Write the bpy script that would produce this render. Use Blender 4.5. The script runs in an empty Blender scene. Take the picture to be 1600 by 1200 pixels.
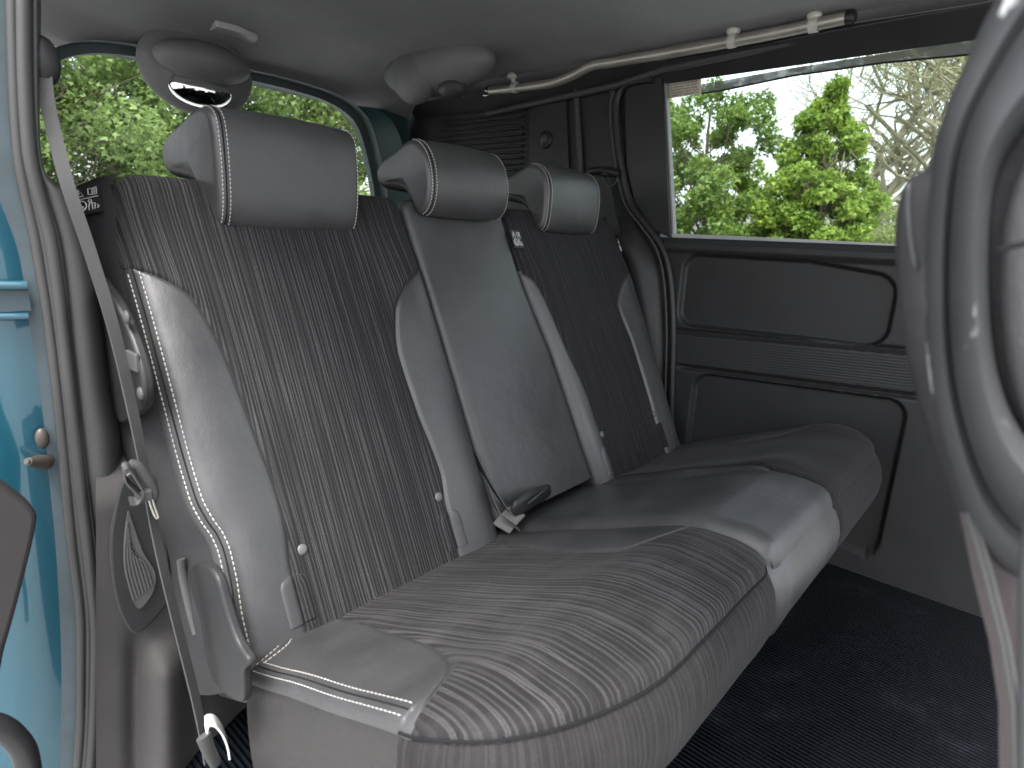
import bpy, math, random
import numpy as np
from mathutils import Vector, Matrix
random.seed(7); rng = np.random.default_rng(7)
S = bpy.context.scene

# ------------------------------------------------------------------ camera
CAM = np.array([-0.9546, -0.7768, 0.9301])
YAW, PIT, ROL, FPX = 0.71947, -0.24411, 0.04364, 932.5
cf = np.array([math.cos(PIT)*math.cos(YAW), math.cos(PIT)*math.sin(YAW), math.sin(PIT)])
r0 = np.cross(cf, [0, 0, 1]); r0 /= np.linalg.norm(r0); u0 = np.cross(r0, cf)
cr = math.cos(ROL)*r0 + math.sin(ROL)*u0; cu = -math.sin(ROL)*r0 + math.cos(ROL)*u0
cam = bpy.data.cameras.new('camera'); camo = bpy.data.objects.new('camera', cam)
S.collection.objects.link(camo); S.camera = camo
M = Matrix.Identity(4)
for i in range(3):
    M[i][0] = cr[i]; M[i][1] = cu[i]; M[i][2] = -cf[i]; M[i][3] = CAM[i]
camo.matrix_world = M
cam.sensor_width = 36; cam.lens = FPX/1600*36; cam.clip_start = 0.02; cam.clip_end = 500
cam.dof.use_dof = True; cam.dof.focus_distance = 1.25; cam.dof.aperture_fstop = 6.5

# ------------------------------------------------------------------ light
ELEV, AZ = math.radians(64), math.radians(-150)      # veiled sun on the side of the open door
W = bpy.data.worlds.new('World'); S.world = W; W.use_nodes = True
nt = W.node_tree; nt.nodes.clear()
sky = nt.nodes.new('ShaderNodeTexSky'); sky.sky_type = 'NISHITA'; sky.sun_disc = False
sky.sun_elevation = ELEV; sky.sun_rotation = math.radians(90) - AZ
sky.dust_density = 4; sky.air_density = 1.2; sky.ozone_density = 1
hsv = nt.nodes.new('ShaderNodeHueSaturation'); hsv.inputs['Saturation'].default_value = 0.35
bg = nt.nodes.new('ShaderNodeBackground'); bg.inputs[1].default_value = 0.15
wo = nt.nodes.new('ShaderNodeOutputWorld')
nt.links.new(sky.outputs[0], hsv.inputs['Color']); nt.links.new(hsv.outputs[0], bg.inputs[0]); nt.links.new(bg.outputs[0], wo.inputs[0])
sl = bpy.data.lights.new('sun', 'SUN'); sl.energy = 1.3; sl.angle = math.radians(22); sl.color = (1, .985, .96)
so = bpy.data.objects.new('sun', sl); S.collection.objects.link(so)
sd = Vector((math.cos(ELEV)*math.cos(AZ), math.cos(ELEV)*math.sin(AZ), math.sin(ELEV)))
so.rotation_euler = sd.to_track_quat('Z', 'Y').to_euler()
S.view_settings.view_transform = 'Standard'; S.view_settings.look = 'None'
S.view_settings.gamma = 1; S.view_settings.use_curve_mapping = False
S.view_settings.exposure = 2.3

# ------------------------------------------------------------------ helpers
def ray(px, py): return cf + cr*(px-800)/FPX - cu*(py-600)/FPX
def at(px, py, axis, val):
    """point of the plane axis = val seen at that pixel of the photograph"""
    v = ray(px, py); i = 'xyz'.index(axis); t = (val-CAM[i])/v[i]; return CAM + t*v
def tag(o, label=None, cat=None, group=None, kind=None):
    if label: o['label'] = label
    if cat: o['category'] = cat
    if group: o['group'] = group
    if kind: o['kind'] = kind
    return o
def empty(name, loc, label, cat, group=None):
    o = bpy.data.objects.new(name, None); S.collection.objects.link(o); o.location = loc
    o.empty_display_size = .05
    return tag(o, label, cat, group)
def link(name, me, mats, parent=None):
    o = bpy.data.objects.new(name, me); S.collection.objects.link(o)
    for m in (mats if isinstance(mats, (list, tuple)) else [mats]): me.materials.append(m)
    if parent is not None:
        o.parent = parent; o.matrix_parent_inverse = world_of(parent).inverted()
    return o
def world_of(o):
    m = Matrix.Translation(o.location)
    return m if o.parent is None else Matrix.Identity(4) if o.type == 'MESH' else m
class MB:
    """collects shapes in world space into one mesh"""
    def __init__(s): s.v = []; s.f = []; s.uv = []; s.mi = []
    def add(s, v, f, mi=0, uv=None):
        b = len(s.v); s.v += [tuple(map(float, p)) for p in v]
        for q in f: s.f.append([b+i for i in q]); s.mi.append(mi)
        s.uv += (uv if uv is not None else [(p[0], p[2]) for p in v])
        return s
    def grid(s, P, UV=None, mi=0, flip=False, closeu=False):
        nv, nu = len(P), len(P[0]); v = [p for row in P for p in row]; f = []
        for j in range(nv-1):
            for i in range(nu - (0 if closeu else 1)):
                i2 = (i+1) % nu
                q = [j*nu+i, j*nu+i2, (j+1)*nu+i2, (j+1)*nu+i]
                f.append(q[::-1] if flip else q)
        return s.add(v, f, mi, [tuple(t) for row in UV for t in row] if UV is not None else None)
    def box(s, a, b, mi=0):
        x0, y0, z0 = a; x1, y1, z1 = b
        v = [(x0,y0,z0),(x1,y0,z0),(x1,y1,z0),(x0,y1,z0),(x0,y0,z1),(x1,y0,z1),(x1,y1,z1),(x0,y1,z1)]
        return s.add(v, [(3,2,1,0),(4,5,6,7),(0,1,5,4),(1,2,6,5),(2,3,7,6),(3,0,4,7)], mi)
    def tube(s, pts, r, n=10, cap=True, mi=0, sx=1.0, up=None):
        pts = [Vector(p) for p in pts]; P = []; prev = None
        for k, p in enumerate(pts):
            t = (pts[min(k+1, len(pts)-1)] - pts[max(k-1, 0)]).normalized()
            if prev is None:
                a = Vector(up) if up else (Vector((0,0,1)) if abs(t.z) < .9 else Vector((1,0,0)))
            else: a = prev
            a = (a - t*a.dot(t)).normalized(); prev = a; b = t.cross(a)
            rr = r[k] if isinstance(r, (list, tuple)) else r
            P.append([p + a*math.cos(2*math.pi*i/n)*rr + b*math.sin(2*math.pi*i/n)*rr*sx for i in range(n)])
        uv = [[(i/n, k*.01) for i in range(n)] for k in range(len(P))]
        b0 = len(s.v); s.grid(P, uv, mi, closeu=True)
        if cap:
            s.f.append([b0+i for i in range(n)][::-1]); s.mi.append(mi)
            s.f.append([b0+(len(P)-1)*n+i for i in range(n)]); s.mi.append(mi)
        return s
    def prism(s, out, nrm, th, mi=0):
        """closed outline (3D points) given thickness th along nrm"""
        n = len(out); nn = Vector(nrm)*th
        v = [Vector(p) for p in out] + [Vector(p)+nn for p in out]
        f = [list(range(n))[::-1], [n+i for i in range(n)]] + [[i, (i+1) % n, n+(i+1) % n, n+i] for i in range(n)]
        return s.add(v, f, mi)
    def ball(s, c, r, n=12, m=8, mi=0, axis=None):
        P = []
        R = Vector(axis).to_track_quat('Z', 'Y').to_matrix() if axis is not None else Matrix.Identity(3)
        rr = r if isinstance(r, (list, tuple)) else (r, r, r)
        for j in range(m+1):
            t = math.pi*j/m
            P.append([Vector(c) + R @ Vector((rr[0]*math.sin(t)*math.cos(2*math.pi*i/n), rr[1]*math.sin(t)*math.sin(2*math.pi*i/n), rr[2]*math.cos(t))) for i in range(n)])
        return s.grid(P, None, mi, closeu=True)
    def build(s, name, mats, parent=None, smooth=True, bevel=0, sub=0, seg=3, ang=35, flipcheck=True):
        me = bpy.data.meshes.new(name); me.from_pydata(s.v, [], s.f)
        uvl = me.uv_layers.new(name='UVMap')
        li = np.zeros(len(me.loops), dtype=np.int32); me.loops.foreach_get('vertex_index', li)
        uvl.data.foreach_set('uv', np.array(s.uv, dtype=np.float32)[li].ravel())
        me.polygons.foreach_set('material_index', s.mi)
        me.polygons.foreach_set('use_smooth', [smooth]*len(me.polygons))
        me.update()
        if flipcheck:
            import bmesh
            bm = bmesh.new(); bm.from_mesh(me); bmesh.ops.remove_doubles(bm, verts=bm.verts, dist=1e-6)
            bmesh.ops.recalc_face_normals(bm, faces=bm.faces)
            bm.to_mesh(me); bm.free()
        o = link(name, me, mats, parent)
        if bevel:
            m = o.modifiers.new('b', 'BEVEL'); m.width = bevel; m.segments = seg; m.limit_method = 'ANGLE'; m.angle_limit = math.radians(ang)
            m.harden_normals = False
        if sub:
            m = o.modifiers.new('s', 'SUBSURF'); m.levels = sub; m.render_levels = sub
        if smooth and not sub:
            try: me.set_sharp_from_angle(angle=math.radians(50))
            except Exception: pass
        return o
def lerp(a, b, t): return a + (b-a)*t
def sst(a, b, x):
    t = min(1, max(0, (x-a)/(b-a))); return t*t*(3-2*t)
def pchip(xs, ys):
    """smooth 1-D interpolation through points"""
    xs = list(xs); ys = list(ys); n = len(xs)
    h = [xs[i+1]-xs[i] for i in range(n-1)]; d = [(ys[i+1]-ys[i])/h[i] for i in range(n-1)]
    m = [d[0]] + [0 if d[i-1]*d[i] <= 0 else 2*d[i-1]*d[i]/(d[i-1]+d[i]) for i in range(1, n-1)] + [d[-1]]
    def f(x):
        if x <= xs[0]: return ys[0]
        if x >= xs[-1]: return ys[-1]
        i = max(k for k in range(n-1) if xs[k] <= x); t = (x-xs[i])/h[i]
        return (2*t**3-3*t*t+1)*ys[i] + (t**3-2*t*t+t)*h[i]*m[i] + (-2*t**3+3*t*t)*ys[i+1] + (t**3-t*t)*h[i]*m[i+1]
    return f
def spline(pts, n=8, closed=False):
    pts = [np.array(p, float) for p in pts]; N = len(pts); out = []
    for i in range(N if closed else N-1):
        if closed: p0, p1, p2, p3 = pts[i-1], pts[i], pts[(i+1) % N], pts[(i+2) % N]
        else: p0, p1, p2, p3 = pts[max(i-1, 0)], pts[i], pts[i+1], pts[min(i+2, N-1)]
        for k in range(n):
            t = k/n
            out.append(.5*((2*p1)+(-p0+p2)*t+(2*p0-5*p1+4*p2-p3)*t*t+(-p0+3*p1-3*p2+p3)*t**3))
    if not closed: out.append(pts[-1])
    return out

# ------------------------------------------------------------------ materials
def newmat(name):
    m = bpy.data.materials.new(name); m.use_nodes = True; n = m.node_tree
    return m, n, n.nodes['Principled BSDF'], n.links.new
def mth(n, op, a, b=None, c=None):
    x = n.nodes.new('ShaderNodeMath'); x.operation = op
    for i, q in enumerate((a, b, c)):
        if q is None: continue
        if isinstance(q, (int, float)): x.inputs[i].default_value = q
        else: n.links.new(q, x.inputs[i])
    return x.outputs[0]
def noise(n, vec, scale, detail=3, rough=.5):
    t = n.nodes.new('ShaderNodeTexNoise'); t.inputs['Scale'].default_value = scale
    t.inputs['Detail'].default_value = detail; t.inputs['Roughness'].default_value = rough
    if vec is not None: n.links.new(vec, t.inputs['Vector'])
    return t
def ramp(n, fac, stops):
    r = n.nodes.new('ShaderNodeValToRGB'); e = r.color_ramp.elements
    while len(e) < len(stops): e.new(.5)
    for i, (p, c) in enumerate(stops):
        e[i].position = p; e[i].color = (*c, 1) if isinstance(c, (tuple, list)) else (c, c, c, 1)
    n.links.new(fac, r.inputs[0]); return r.outputs[0]
def bump(n, h, strength, dist, bsdf, prev=None):
    b = n.nodes.new('ShaderNodeBump'); b.inputs['Strength'].default_value = strength; b.inputs['Distance'].default_value = dist
    n.links.new(h, b.inputs['Height'])
    if prev is not None: n.links.new(prev, b.inputs['Normal'])
    n.links.new(b.outputs[0], bsdf.inputs['Normal']); return b.outputs[0]
def pos(n): return n.nodes.new('ShaderNodeNewGeometry').outputs['Position']
def uvn(n): return n.nodes.new('ShaderNodeUVMap').outputs[0]
def mapping(n, vec, sc, loc=(0,0,0)):
    m = n.nodes.new('ShaderNodeMapping'); m.inputs['Scale'].default_value = sc; m.inputs['Location'].default_value = loc
    n.links.new(vec, m.inputs['Vector']); return m.outputs[0]

def leather(name, col, rough=.42, wear=.25, grain=900, spec=.5):
    m, n, b, L = newmat(name); p = pos(n)
    w = noise(n, p, 9, 5, .6).outputs[0]; fine = noise(n, p, 300, 2).outputs[0]
    c0 = tuple(x*(1-wear) for x in col); c1 = tuple(x*(1+wear) for x in col)
    L(ramp(n, mth(n, 'ADD', mth(n, 'MULTIPLY', w, .75), mth(n, 'MULTIPLY', fine, .25)), [(.3, c0), (.7, c1)]), b.inputs['Base Color'])
    L(ramp(n, w, [(.3, rough-.05), (.7, rough+.1)]), b.inputs['Roughness'])
    b.inputs['Specular IOR Level'].default_value = spec
    v = n.nodes.new('ShaderNodeTexVoronoi'); v.inputs['Scale'].default_value = grain; L(p, v.inputs['Vector'])
    v2 = noise(n, p, grain*.45, 3).outputs[0]
    b1 = bump(n, mth(n, 'ADD', v.outputs['Distance'], mth(n, 'MULTIPLY', v2, .6)), .45, .0004, b)
    big = noise(n, p, 22, 3).outputs[0]
    mid_ = noise(n, mapping(n, p, (1, .5, .6)), 70, 4, .6).outputs[0]
    b2 = bump(n, mid_, .22, .0018, b, b1)
    bump(n, big, .35, .004, b, b2)
    return m
def plastic(name, col, rough=.5, grain=1400, bs=.25, var=.15, spec=.4):
    m, n, b, L = newmat(name); p = pos(n)
    w = noise(n, p, 6, 6, .65).outputs[0]
    L(ramp(n, w, [(.3, tuple(x*(1-var) for x in col)), (.7, tuple(x*(1+var) for x in col))]), b.inputs['Base Color'])
    L(ramp(n, w, [(.3, rough-.06), (.7, rough+.08)]), b.inputs['Roughness'])
    b.inputs['Specular IOR Level'].default_value = spec
    bump(n, noise(n, p, grain, 2).outputs[0], bs, .0004, b)
    return m
def striped(name, dark, light, freq=230, amount=1.0, wear=0.0):
    """woven cloth with irregular raised pale stripes that run along v"""
    m, n, b, L = newmat(name); uv = uvn(n); p = pos(n)
    sep = n.nodes.new('ShaderNodeSeparateXYZ'); L(uv, sep.inputs[0])
    def stripe(f_, wx, wv, amp, z_, lo_, hi_):
        w_ = noise(n, mapping(n, uv, (wx, wv, 1), (z_, z_*.7, z_)), 1, 2).outputs[0]
        ph = mth(n, 'ADD', mth(n, 'MULTIPLY', sep.outputs[0], f_*2*math.pi), mth(n, 'MULTIPLY', w_, amp))
        return ramp(n, mth(n, 'MULTIPLY_ADD', mth(n, 'SINE', ph), .5, .5), [(lo_+.06, 0.0), (min(.99, hi_+.03), 1.0)])
    sA = stripe(freq, 26, 2.2, 13, 3, .60, .92)
    sB = stripe(freq*.61, 17, 1.6, 15, 8, .72, .97)
    gate = ramp(n, noise(n, mapping(n, uv, (70, 2.0, 1), (5, 0, 0)), 1, 1).outputs[0], [(.35, .30), (.58, 1.0)])
    s = mth(n, 'MULTIPLY', mth(n, 'MAXIMUM', sA, sB), gate)
    # the stripes are made of short stitches
    weave = noise(n, mapping(n, uv, (1300, 420, 1)), 1, 2).outputs[0]
    s = mth(n, 'MULTIPLY', s, ramp(n, weave, [(.32, .25), (.6, 1.0)]))
    worn = noise(n, p, 7, 5, .62).outputs[0]
    s2 = mth(n, 'MULTIPLY', s, ramp(n, worn, [(.3, .55*amount), (.65, amount)]))
    mix = n.nodes.new('ShaderNodeMix'); mix.data_type = 'RGBA'
    L(s2, mix.inputs['Factor']); mix.inputs['A'].default_value = (*dark, 1); mix.inputs['B'].default_value = (*light, 1)
    out = mix.outputs['Result']
    if wear:
        mx = n.nodes.new('ShaderNodeMix'); mx.data_type = 'RGBA'
        ws = ramp(n, noise(n, mapping(n, p, (1, 2.2, 1)), 6, 6, .7).outputs[0], [(.45, 0.0), (.75, wear)])
        L(ws, mx.inputs['Factor']); L(out, mx.inputs['A']); mx.inputs['B'].default_value = (.070, .068, .069, 1); out = mx.outputs['Result']
    spk = noise(n, p, 1500, 1).outputs[0]
    hs = n.nodes.new('ShaderNodeHueSaturation'); L(ramp(n, spk, [(.3, .78), (.7, 1.22)]), hs.inputs['Value']); L(out, hs.inputs['Color'])
    L(hs.outputs[0], b.inputs['Base Color'])
    b.inputs['Roughness'].default_value = .85; b.inputs['Specular IOR Level'].default_value = .10
    b.inputs['Sheen Weight'].default_value = .04; b.inputs['Sheen Roughness'].default_value = .4
    h = mth(n, 'ADD', mth(n, 'MULTIPLY', s, 1.0), mth(n, 'MULTIPLY', spk, .5))
    bump(n, h, .6, .0007, b)
    return m
def simple(name, col, rough=.5, metal=0, spec=.5, coat=0):
    m, n, b, L = newmat(name); p = pos(n)
    w = noise(n, p, 14, 4).outputs[0]
    L(ramp(n, w, [(.3, tuple(x*.9 for x in col)), (.7, tuple(min(1, x*1.1) for x in col))]), b.inputs['Base Color'])
    L(ramp(n, w, [(.3, max(0, rough-.04)), (.7, rough+.06)]), b.inputs['Roughness'])
    b.inputs['Metallic'].default_value = metal; b.inputs['Specular IOR Level'].default_value = spec; b.inputs['Coat Weight'].default_value = coat
    return m
def glassmat(name, tint):
    m, n, b, L = newmat(name); n.nodes.remove(b)
    tr = n.nodes.new('ShaderNodeBsdfTransparent'); tr.inputs[0].default_value = (*tint, 1)
    gl = n.nodes.new('ShaderNodeBsdfGlossy'); gl.inputs['Roughness'].default_value = .02
    lw = n.nodes.new('ShaderNodeLayerWeight'); lw.inputs[0].default_value = .12
    mx = n.nodes.new('ShaderNodeMixShader'); L(mth(n, 'MULTIPLY', lw.outputs['Fresnel'], .5), mx.inputs[0]); L(tr.outputs[0], mx.inputs[1]); L(gl.outputs[0], mx.inputs[2])
    L(mx.outputs[0], n.nodes['Material Output'].inputs[0]); return m

M_LEA = leather('leather', (.039, .039, .040), .37, .2, 900, .55)
M_LEA_SIDE = leather('leather_side', (.021, .020, .0195), .45, .25, 900, .35)
M_SUEDE = leather('side_cloth', (.018, .0175, .0185), .7, .3, 700, .25)
M_BACK = striped('striped_cloth', (.0145, .0142, .0150), (.074, .072, .073), 172, 1.0)
M_BACKF = striped('striped_cloth_shaded', (.014, .0135, .0150), (.046, .044, .047), 130, .8)  # near seat's cloth, stripe colour dimmed to paint in the far seat's weaker light
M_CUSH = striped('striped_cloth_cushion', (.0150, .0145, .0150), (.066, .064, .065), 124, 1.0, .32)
M_CUSHF = striped('striped_cloth_cushion_shaded', (.013, .0125, .0135), (.030, .029, .031), 105, .7)  # near cushion's cloth with the far side's shade put into both colours
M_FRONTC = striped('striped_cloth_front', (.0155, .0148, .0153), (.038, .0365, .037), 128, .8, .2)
M_SEAM = simple('seam', (.012, .012, .013), .9, spec=.1)
M_THREAD = simple('thread', (.36, .345, .32), .6)
M_TRIM = plastic('trim', (.046, .046, .046), .5, spec=.3)
M_TRIMD = plastic('trim_dark', (.019, .0192, .0198), .45, 900, .35, spec=.28)
M_TRIMDD = plastic('trim_black', (.012, .012, .013), .45)
M_HEAD = plastic('headliner', (.205, .205, .207), .95, 500, .35, .08, .1)
M_CARPET = plastic('trim_carpet', (.040, .038, .038), .9, 900, .6, .2, .15)
M_SHELL = plastic('seat_shell', (.032, .033, .035), .46, 1200, .15, .3, .35)
def scuff(m):
    n = m.node_tree; b = n.nodes['Principled BSDF']; src = b.inputs['Base Color'].links[0].from_socket
    p = pos(n); q = noise(n, mapping(n, p, (1, 1, .5)), 75, 3, .55).outputs[0]; q2 = noise(n, p, 11, 2).outputs[0]
    f_ = mth(n, 'MULTIPLY', ramp(n, q, [(.66, 0.0), (.73, 1.0)]), ramp(n, q2, [(.45, 0.0), (.6, .8)]))
    x = n.nodes.new('ShaderNodeMix'); x.data_type = 'RGBA'; n.links.new(f_, x.inputs['Factor']); n.links.new(src, x.inputs['A']); x.inputs['B'].default_value = (.42, .42, .42, 1)
    n.links.new(x.outputs['Result'], b.inputs['Base Color'])
scuff(M_SHELL)
M_RUB = simple('rubber', (.024, .0235, .0235), .5)
M_BLUE = None
M_CHROME = simple('chrome', (.5, .5, .5), .2, 1)
M_SILVER = simple('silver_paint', (.42, .40, .36), .38, .65)
M_CLEAR = simple('clear_plastic', (.45, .44, .40), .25)
M_GREYB = simple('grey_button', (.085, .085, .085), .5)
M_WEB = None
M_WHITE = simple('white', (.50, .50, .48), .5)
M_BLACK = simple('black_print', (.02, .02, .02), .6)
M_PAPER = simple('sticker_paper', (.50, .47, .38), .6)
M_GLASS = glassmat('window_glass', (.80, .84, .82))
M_GLASSR = glassmat('tinted_glass', (.86, .89, .87))
def blue():
    m, n, b, L = newmat('blue_paint'); p = pos(n)
    fl = noise(n, p, 2500, 1).outputs[0]
    L(ramp(n, fl, [(.3, (.005, .048, .074)), (.7, (.008, .078, .115))]), b.inputs['Base Color'])
    b.inputs['Metallic'].default_value = .35; b.inputs['Roughness'].default_value = .32; b.inputs['Coat Weight'].default_value = 1
    return m
M_BLUE = blue()
def web():
    m, n, b, L = newmat('belt_webbing'); uv = uvn(n)
    w = n.nodes.new('ShaderNodeTexWave'); w.inputs['Scale'].default_value = 220; w.bands_direction = 'Y'; L(uv, w.inputs['Vector'])
    w.inputs['Distortion'].default_value = 1
    L(ramp(n, w.outputs[1], [(0, .028), (1, .045)]), b.inputs['Base Color']); b.inputs['Roughness'].default_value = .6
    bump(n, w.outputs[1], .4, .0005, b); return m
M_WEB = web()
def mat_floor():
    m, n, b, L = newmat('ribbed_mat'); p = pos(n)
    w = n.nodes.new('ShaderNodeTexWave'); w.inputs['Scale'].default_value = 34; w.bands_direction = 'X'; w.inputs['Distortion'].default_value = .25
    w.inputs['Detail Scale'].default_value = 4
    L(p, w.inputs['Vector'])
    dust = noise(n, p, 7, 7, .7).outputs[0]
    L(ramp(n, mth(n, 'ADD', mth(n, 'MULTIPLY', dust, .85), mth(n, 'MULTIPLY', w.outputs[1], .12)), [(.35, (.0015, .0025, .004)), (.60, (.0035, .005, .0075)), (.8, (.03, .034, .04))]), b.inputs['Base Color'])
    b.inputs['Roughness'].default_value = .5
    L(ramp(n, dust, [(.35, .45), (.7, .75)]), b.inputs['Roughness']); b.inputs['Specular IOR Level'].default_value = .08
    b1 = bump(n, w.outputs[1], 1.0, .006, b); bump(n, noise(n, p, 300, 3).outputs[0], .5, .001, b, b1)
    return m
M_FLOOR = mat_floor()
def mat_ground():
    m, n, b, L = newmat('asphalt'); p = pos(n)
    L(ramp(n, noise(n, p, 3, 8, .7).outputs[0], [(.3, (.24, .238, .232)), (.7, (.34, .337, .33))]), b.inputs['Base Color'])
    b.inputs['Roughness'].default_value = .9; bump(n, noise(n, p, 60, 4).outputs[0], .5, .01, b); return m
def mat_leaf(name, c0, c1, trans=.45):
    m, n, b, L = newmat(name)
    at_ = n.nodes.new('ShaderNodeAttribute'); at_.attribute_name = 'tone'
    col = ramp(n, at_.outputs['Fac'], [(0, c0), (1, c1)])
    L(col, b.inputs['Base Color']); b.inputs['Roughness'].default_value = .5; b.inputs['Specular IOR Level'].default_value = .3
    tl = n.nodes.new('ShaderNodeBsdfTranslucent'); L(col, tl.inputs[0])
    mx = n.nodes.new('ShaderNodeMixShader'); mx.inputs[0].default_value = trans
    L(b.outputs[0], mx.inputs[1]); L(tl.outputs[0], mx.inputs[2]); L(mx.outputs[0], n.nodes['Material Output'].inputs[0]); return m
M_HOUS = plastic('housing_plastic', (.13, .13, .132), .6)
M_BARK = plastic('bark', (.10, .085, .065), .9, 60, .8, .3)

# ------------------------------------------------------------------ setting: ground, floor, ceiling
g = MB(); g.grid([[(-80+40*i, -80+40*j, -.32) for i in range(6)] for j in range(6)])
tag(g.build('ground', mat_ground(), smooth=False, flipcheck=False), kind='structure')
FZ = .10
fl = MB(); fl.box((-.74, -2.0, FZ-.06), (.74, 1.4, FZ))
tag(fl.build('floor', M_FLOOR, bevel=.005), kind='structure')

# ceiling: shallow vault, cambered across and falling at the back
def ceil_z(x, y):
    z = 1.497 - .030*abs(x/.72)**3.0
    if y > 1.0: z -= .11*((y-1.0)/.38)**2
    return z
P = [[(x, y, ceil_z(x, y)) for x in np.linspace(-.74, .72, 40)] for y in np.linspace(-1.25, 1.38, 60)]
P2 = [[(x, y, z+.05) for x, y, z in row] for row in P]
c = MB(); c.grid(P); c.grid(P2)
c.grid([[row[0] for row in P], [row[0] for row in P2]]); c.grid([[row[-1] for row in P], [row[-1] for row in P2]]); c.grid([P[0], P2[0]]); c.grid([P[-1], P2[-1]])
tag(c.build('ceiling', M_HEAD), kind='structure')

# ------------------------------------------------------------------ rear seats
TA = math.atan(.486); ET = np.array([0, math.sin(TA), math.cos(TA)]); EN = np.array([0, -math.cos(TA), math.sin(TA)])
O = np.array([0, 0, .45])
def BP(x, t, d): return O + np.array([x, 0, 0]) + ET*t + EN*d
TT = .617                       # top of the backrests along the recline
TB = -.17
def falloff(e, r):
    if e >= r: return 0
    e = max(0, e); return -(r - math.sqrt(max(0, r*r-(r-e)**2)))
def warp(u, k=.75):
    return lerp(u, .5-.5*math.cos(math.pi*u), k)
class Back:
    """shape of one backrest: outline x range (functions of t), bulge and roll-over"""
    def __init__(s, xl, xr, R=.05, r=.03, bol=.016, R2=None, crease=(), top=TT):
        s.xl, s.xr, s.R, s.r, s.bol, s.crease, s.top = xl, xr, R, r, bol, crease, top
        s.R2 = R2 or R
    def place(s, x, t):
        xl, xr = s.xl(t), s.xr(t); R = s.R if x < (xl+xr)/2 else s.R2
        ex = min(x-xl, xr-x); et = s.top-t
        a = max(0, R-ex); b = max(0, R-et)
        if a > 0 and b > 0:
            h = math.hypot(a, b)
            m_ = max(a, b)
            if h > 1e-9:     # squash the square corner onto the round one
                k = m_/h; a *= k; b *= k
                nx = R-a; nt_ = R-b
                x = xl+nx if x < (xl+xr)/2 else xr-nx; t = s.top-nt_
                e = R-m_
            else: e = R
        else: e = min(ex, et)
        d = falloff(e, s.r)
        w = (xr-xl); q = (x-xl)/w
        d += s.bol*(math.exp(-((q-.1)/.11)**2)+math.exp(-((q-.9)/.11)**2))*sst(.56, .40, t)
        d += .010*math.sin(math.pi*q)*sst(.62, .3, t)                       # soft pillow
        for cx in s.crease:
            cc = cx(t)
            if cc is not None: d -= .0045*math.exp(-((x-cc)/.0045)**2)
        return x, t, d
    def pt(s, x, t, lift=0):
        x, t, d = s.place(x, t); return BP(x, t, d+lift)
    def panel(s, name, fa, fb, mat, parent, t0=TB, t1=None, nu=46, nt_=70, depth=.11, u0=0, tw=.8):
        t1 = s.top if t1 is None else t1
        P = []; UV = []
        for j in range(nt_+1):
            vv = j/nt_; vv = lerp(vv, math.sin(vv*math.pi/2), .7)
            t = lerp(t0, t1, vv); a, b = fa(t), fb(t); row = []; ur = []
            for i in range(nu+1):
                x = lerp(a, b, warp(i/nu, tw)); xx, tt_, d = s.place(x, t)
                row.append((xx, tt_, d)); ur.append((xx-u0, tt_))
            P.append(row); UV.append(ur)
        # skirt ring
        m = MB(); m.grid([[BP(*q) for q in row] for row in P], UV)
        loop = [P[0][i] for i in range(nu+1)] + [P[j][nu] for j in range(1, nt_+1)] + [P[nt_][i] for i in range(nu-1, -1, -1)] + [P[j][0] for j in range(nt_-1, 0, -1)]
        rows = [[BP(x, t, lerp(d, -depth, k)) for x, t, d in loop] for k in (0, .1, .35, 1)]
        uvr = [[(x-u0+.1*k, t) for x, t, d in loop] for k in (0, .1, .35, 1)]
        m.grid(rows, uvr, closeu=True)
        m.f.append([len(m.v)-len(loop)+i for i in range(len(loop))]); m.mi.append(0)
        return m.build(name, mat, parent)

def dashes(mb, pts, L=.0056, gap=.0020, r=.00095):
    """a row of short thread stitches along a 3-D polyline"""
    pts = [Vector(p) for p in pts]; d = 0; nxt = 0; seg = []
    tot = [0]
    for a, b in zip(pts, pts[1:]): tot.append(tot[-1]+(b-a).length)
    def pa(s_):
        for i in range(len(pts)-1):
            if tot[i+1] >= s_: return pts[i].lerp(pts[i+1], (s_-tot[i])/max(1e-9, tot[i+1]-tot[i]))
        return pts[-1]
    s_ = 0
    while s_+L < tot[-1]:
        mb.tube([pa(s_), pa(s_+L*.25), pa(s_+L*.75), pa(s_+L)], [r*.5, r, r, r*.5], 6); s_ += L+gap
def offsetline(mb, pts, r=.0012): mb.tube(pts, r, 6)

# near seat ----------------------------------------------------------
nxl = pchip([-.17, -.065, .0, .035, .06, .084, .12, .2, .33, .47, .55, .617], [-.668, -.667, -.661, -.660, -.663, -.671, -.678, -.680, -.680, -.681, -.672, -.660])
nxr = lambda t: -.142
# boundary of the leather bolsters against the cloth
nbl = pchip([-.17, -.02, .03, .09, .19, .31, .40, .43, .452, .462], [-.570, -.568, -.560, -.557, -.566, -.580, -.604, -.632, -.662, -.683])
nbr = pchip([-.17, -.02, .04, .17, .27, .36, .41, .435, .455], [-.262, -.258, -.250, -.262, -.266, -.246, -.210, -.175, -.1415])
L_NEAR = 'large rear seat nearest the open door, with the biggest headrest and a white stitched side'
near = empty('rear_seat', (-.41, 0, FZ), L_NEAR, 'car seat', 'rear seats')
NB = Back(nxl, nxr, R=.038, r=.028, bol=.018, R2=.03, crease=(lambda t: nbl(t) if t < .455 else None, lambda t: nbr(t) if t < .448 else None))
fa = lambda t: max(nbl(t), nxl(t)) if t < .462 else nxl(t)
fb = lambda t: min(nbr(t), nxr(t)) if t < .455 else nxr(t)
NB.panel('cloth_panel', fa, fb, M_BACK, near, nu=60, nt_=110, u0=-.4)
NB.panel('side_bolster', nxl, fa, M_LEA, near, t1=.458, nu=26, tw=.9)
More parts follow.
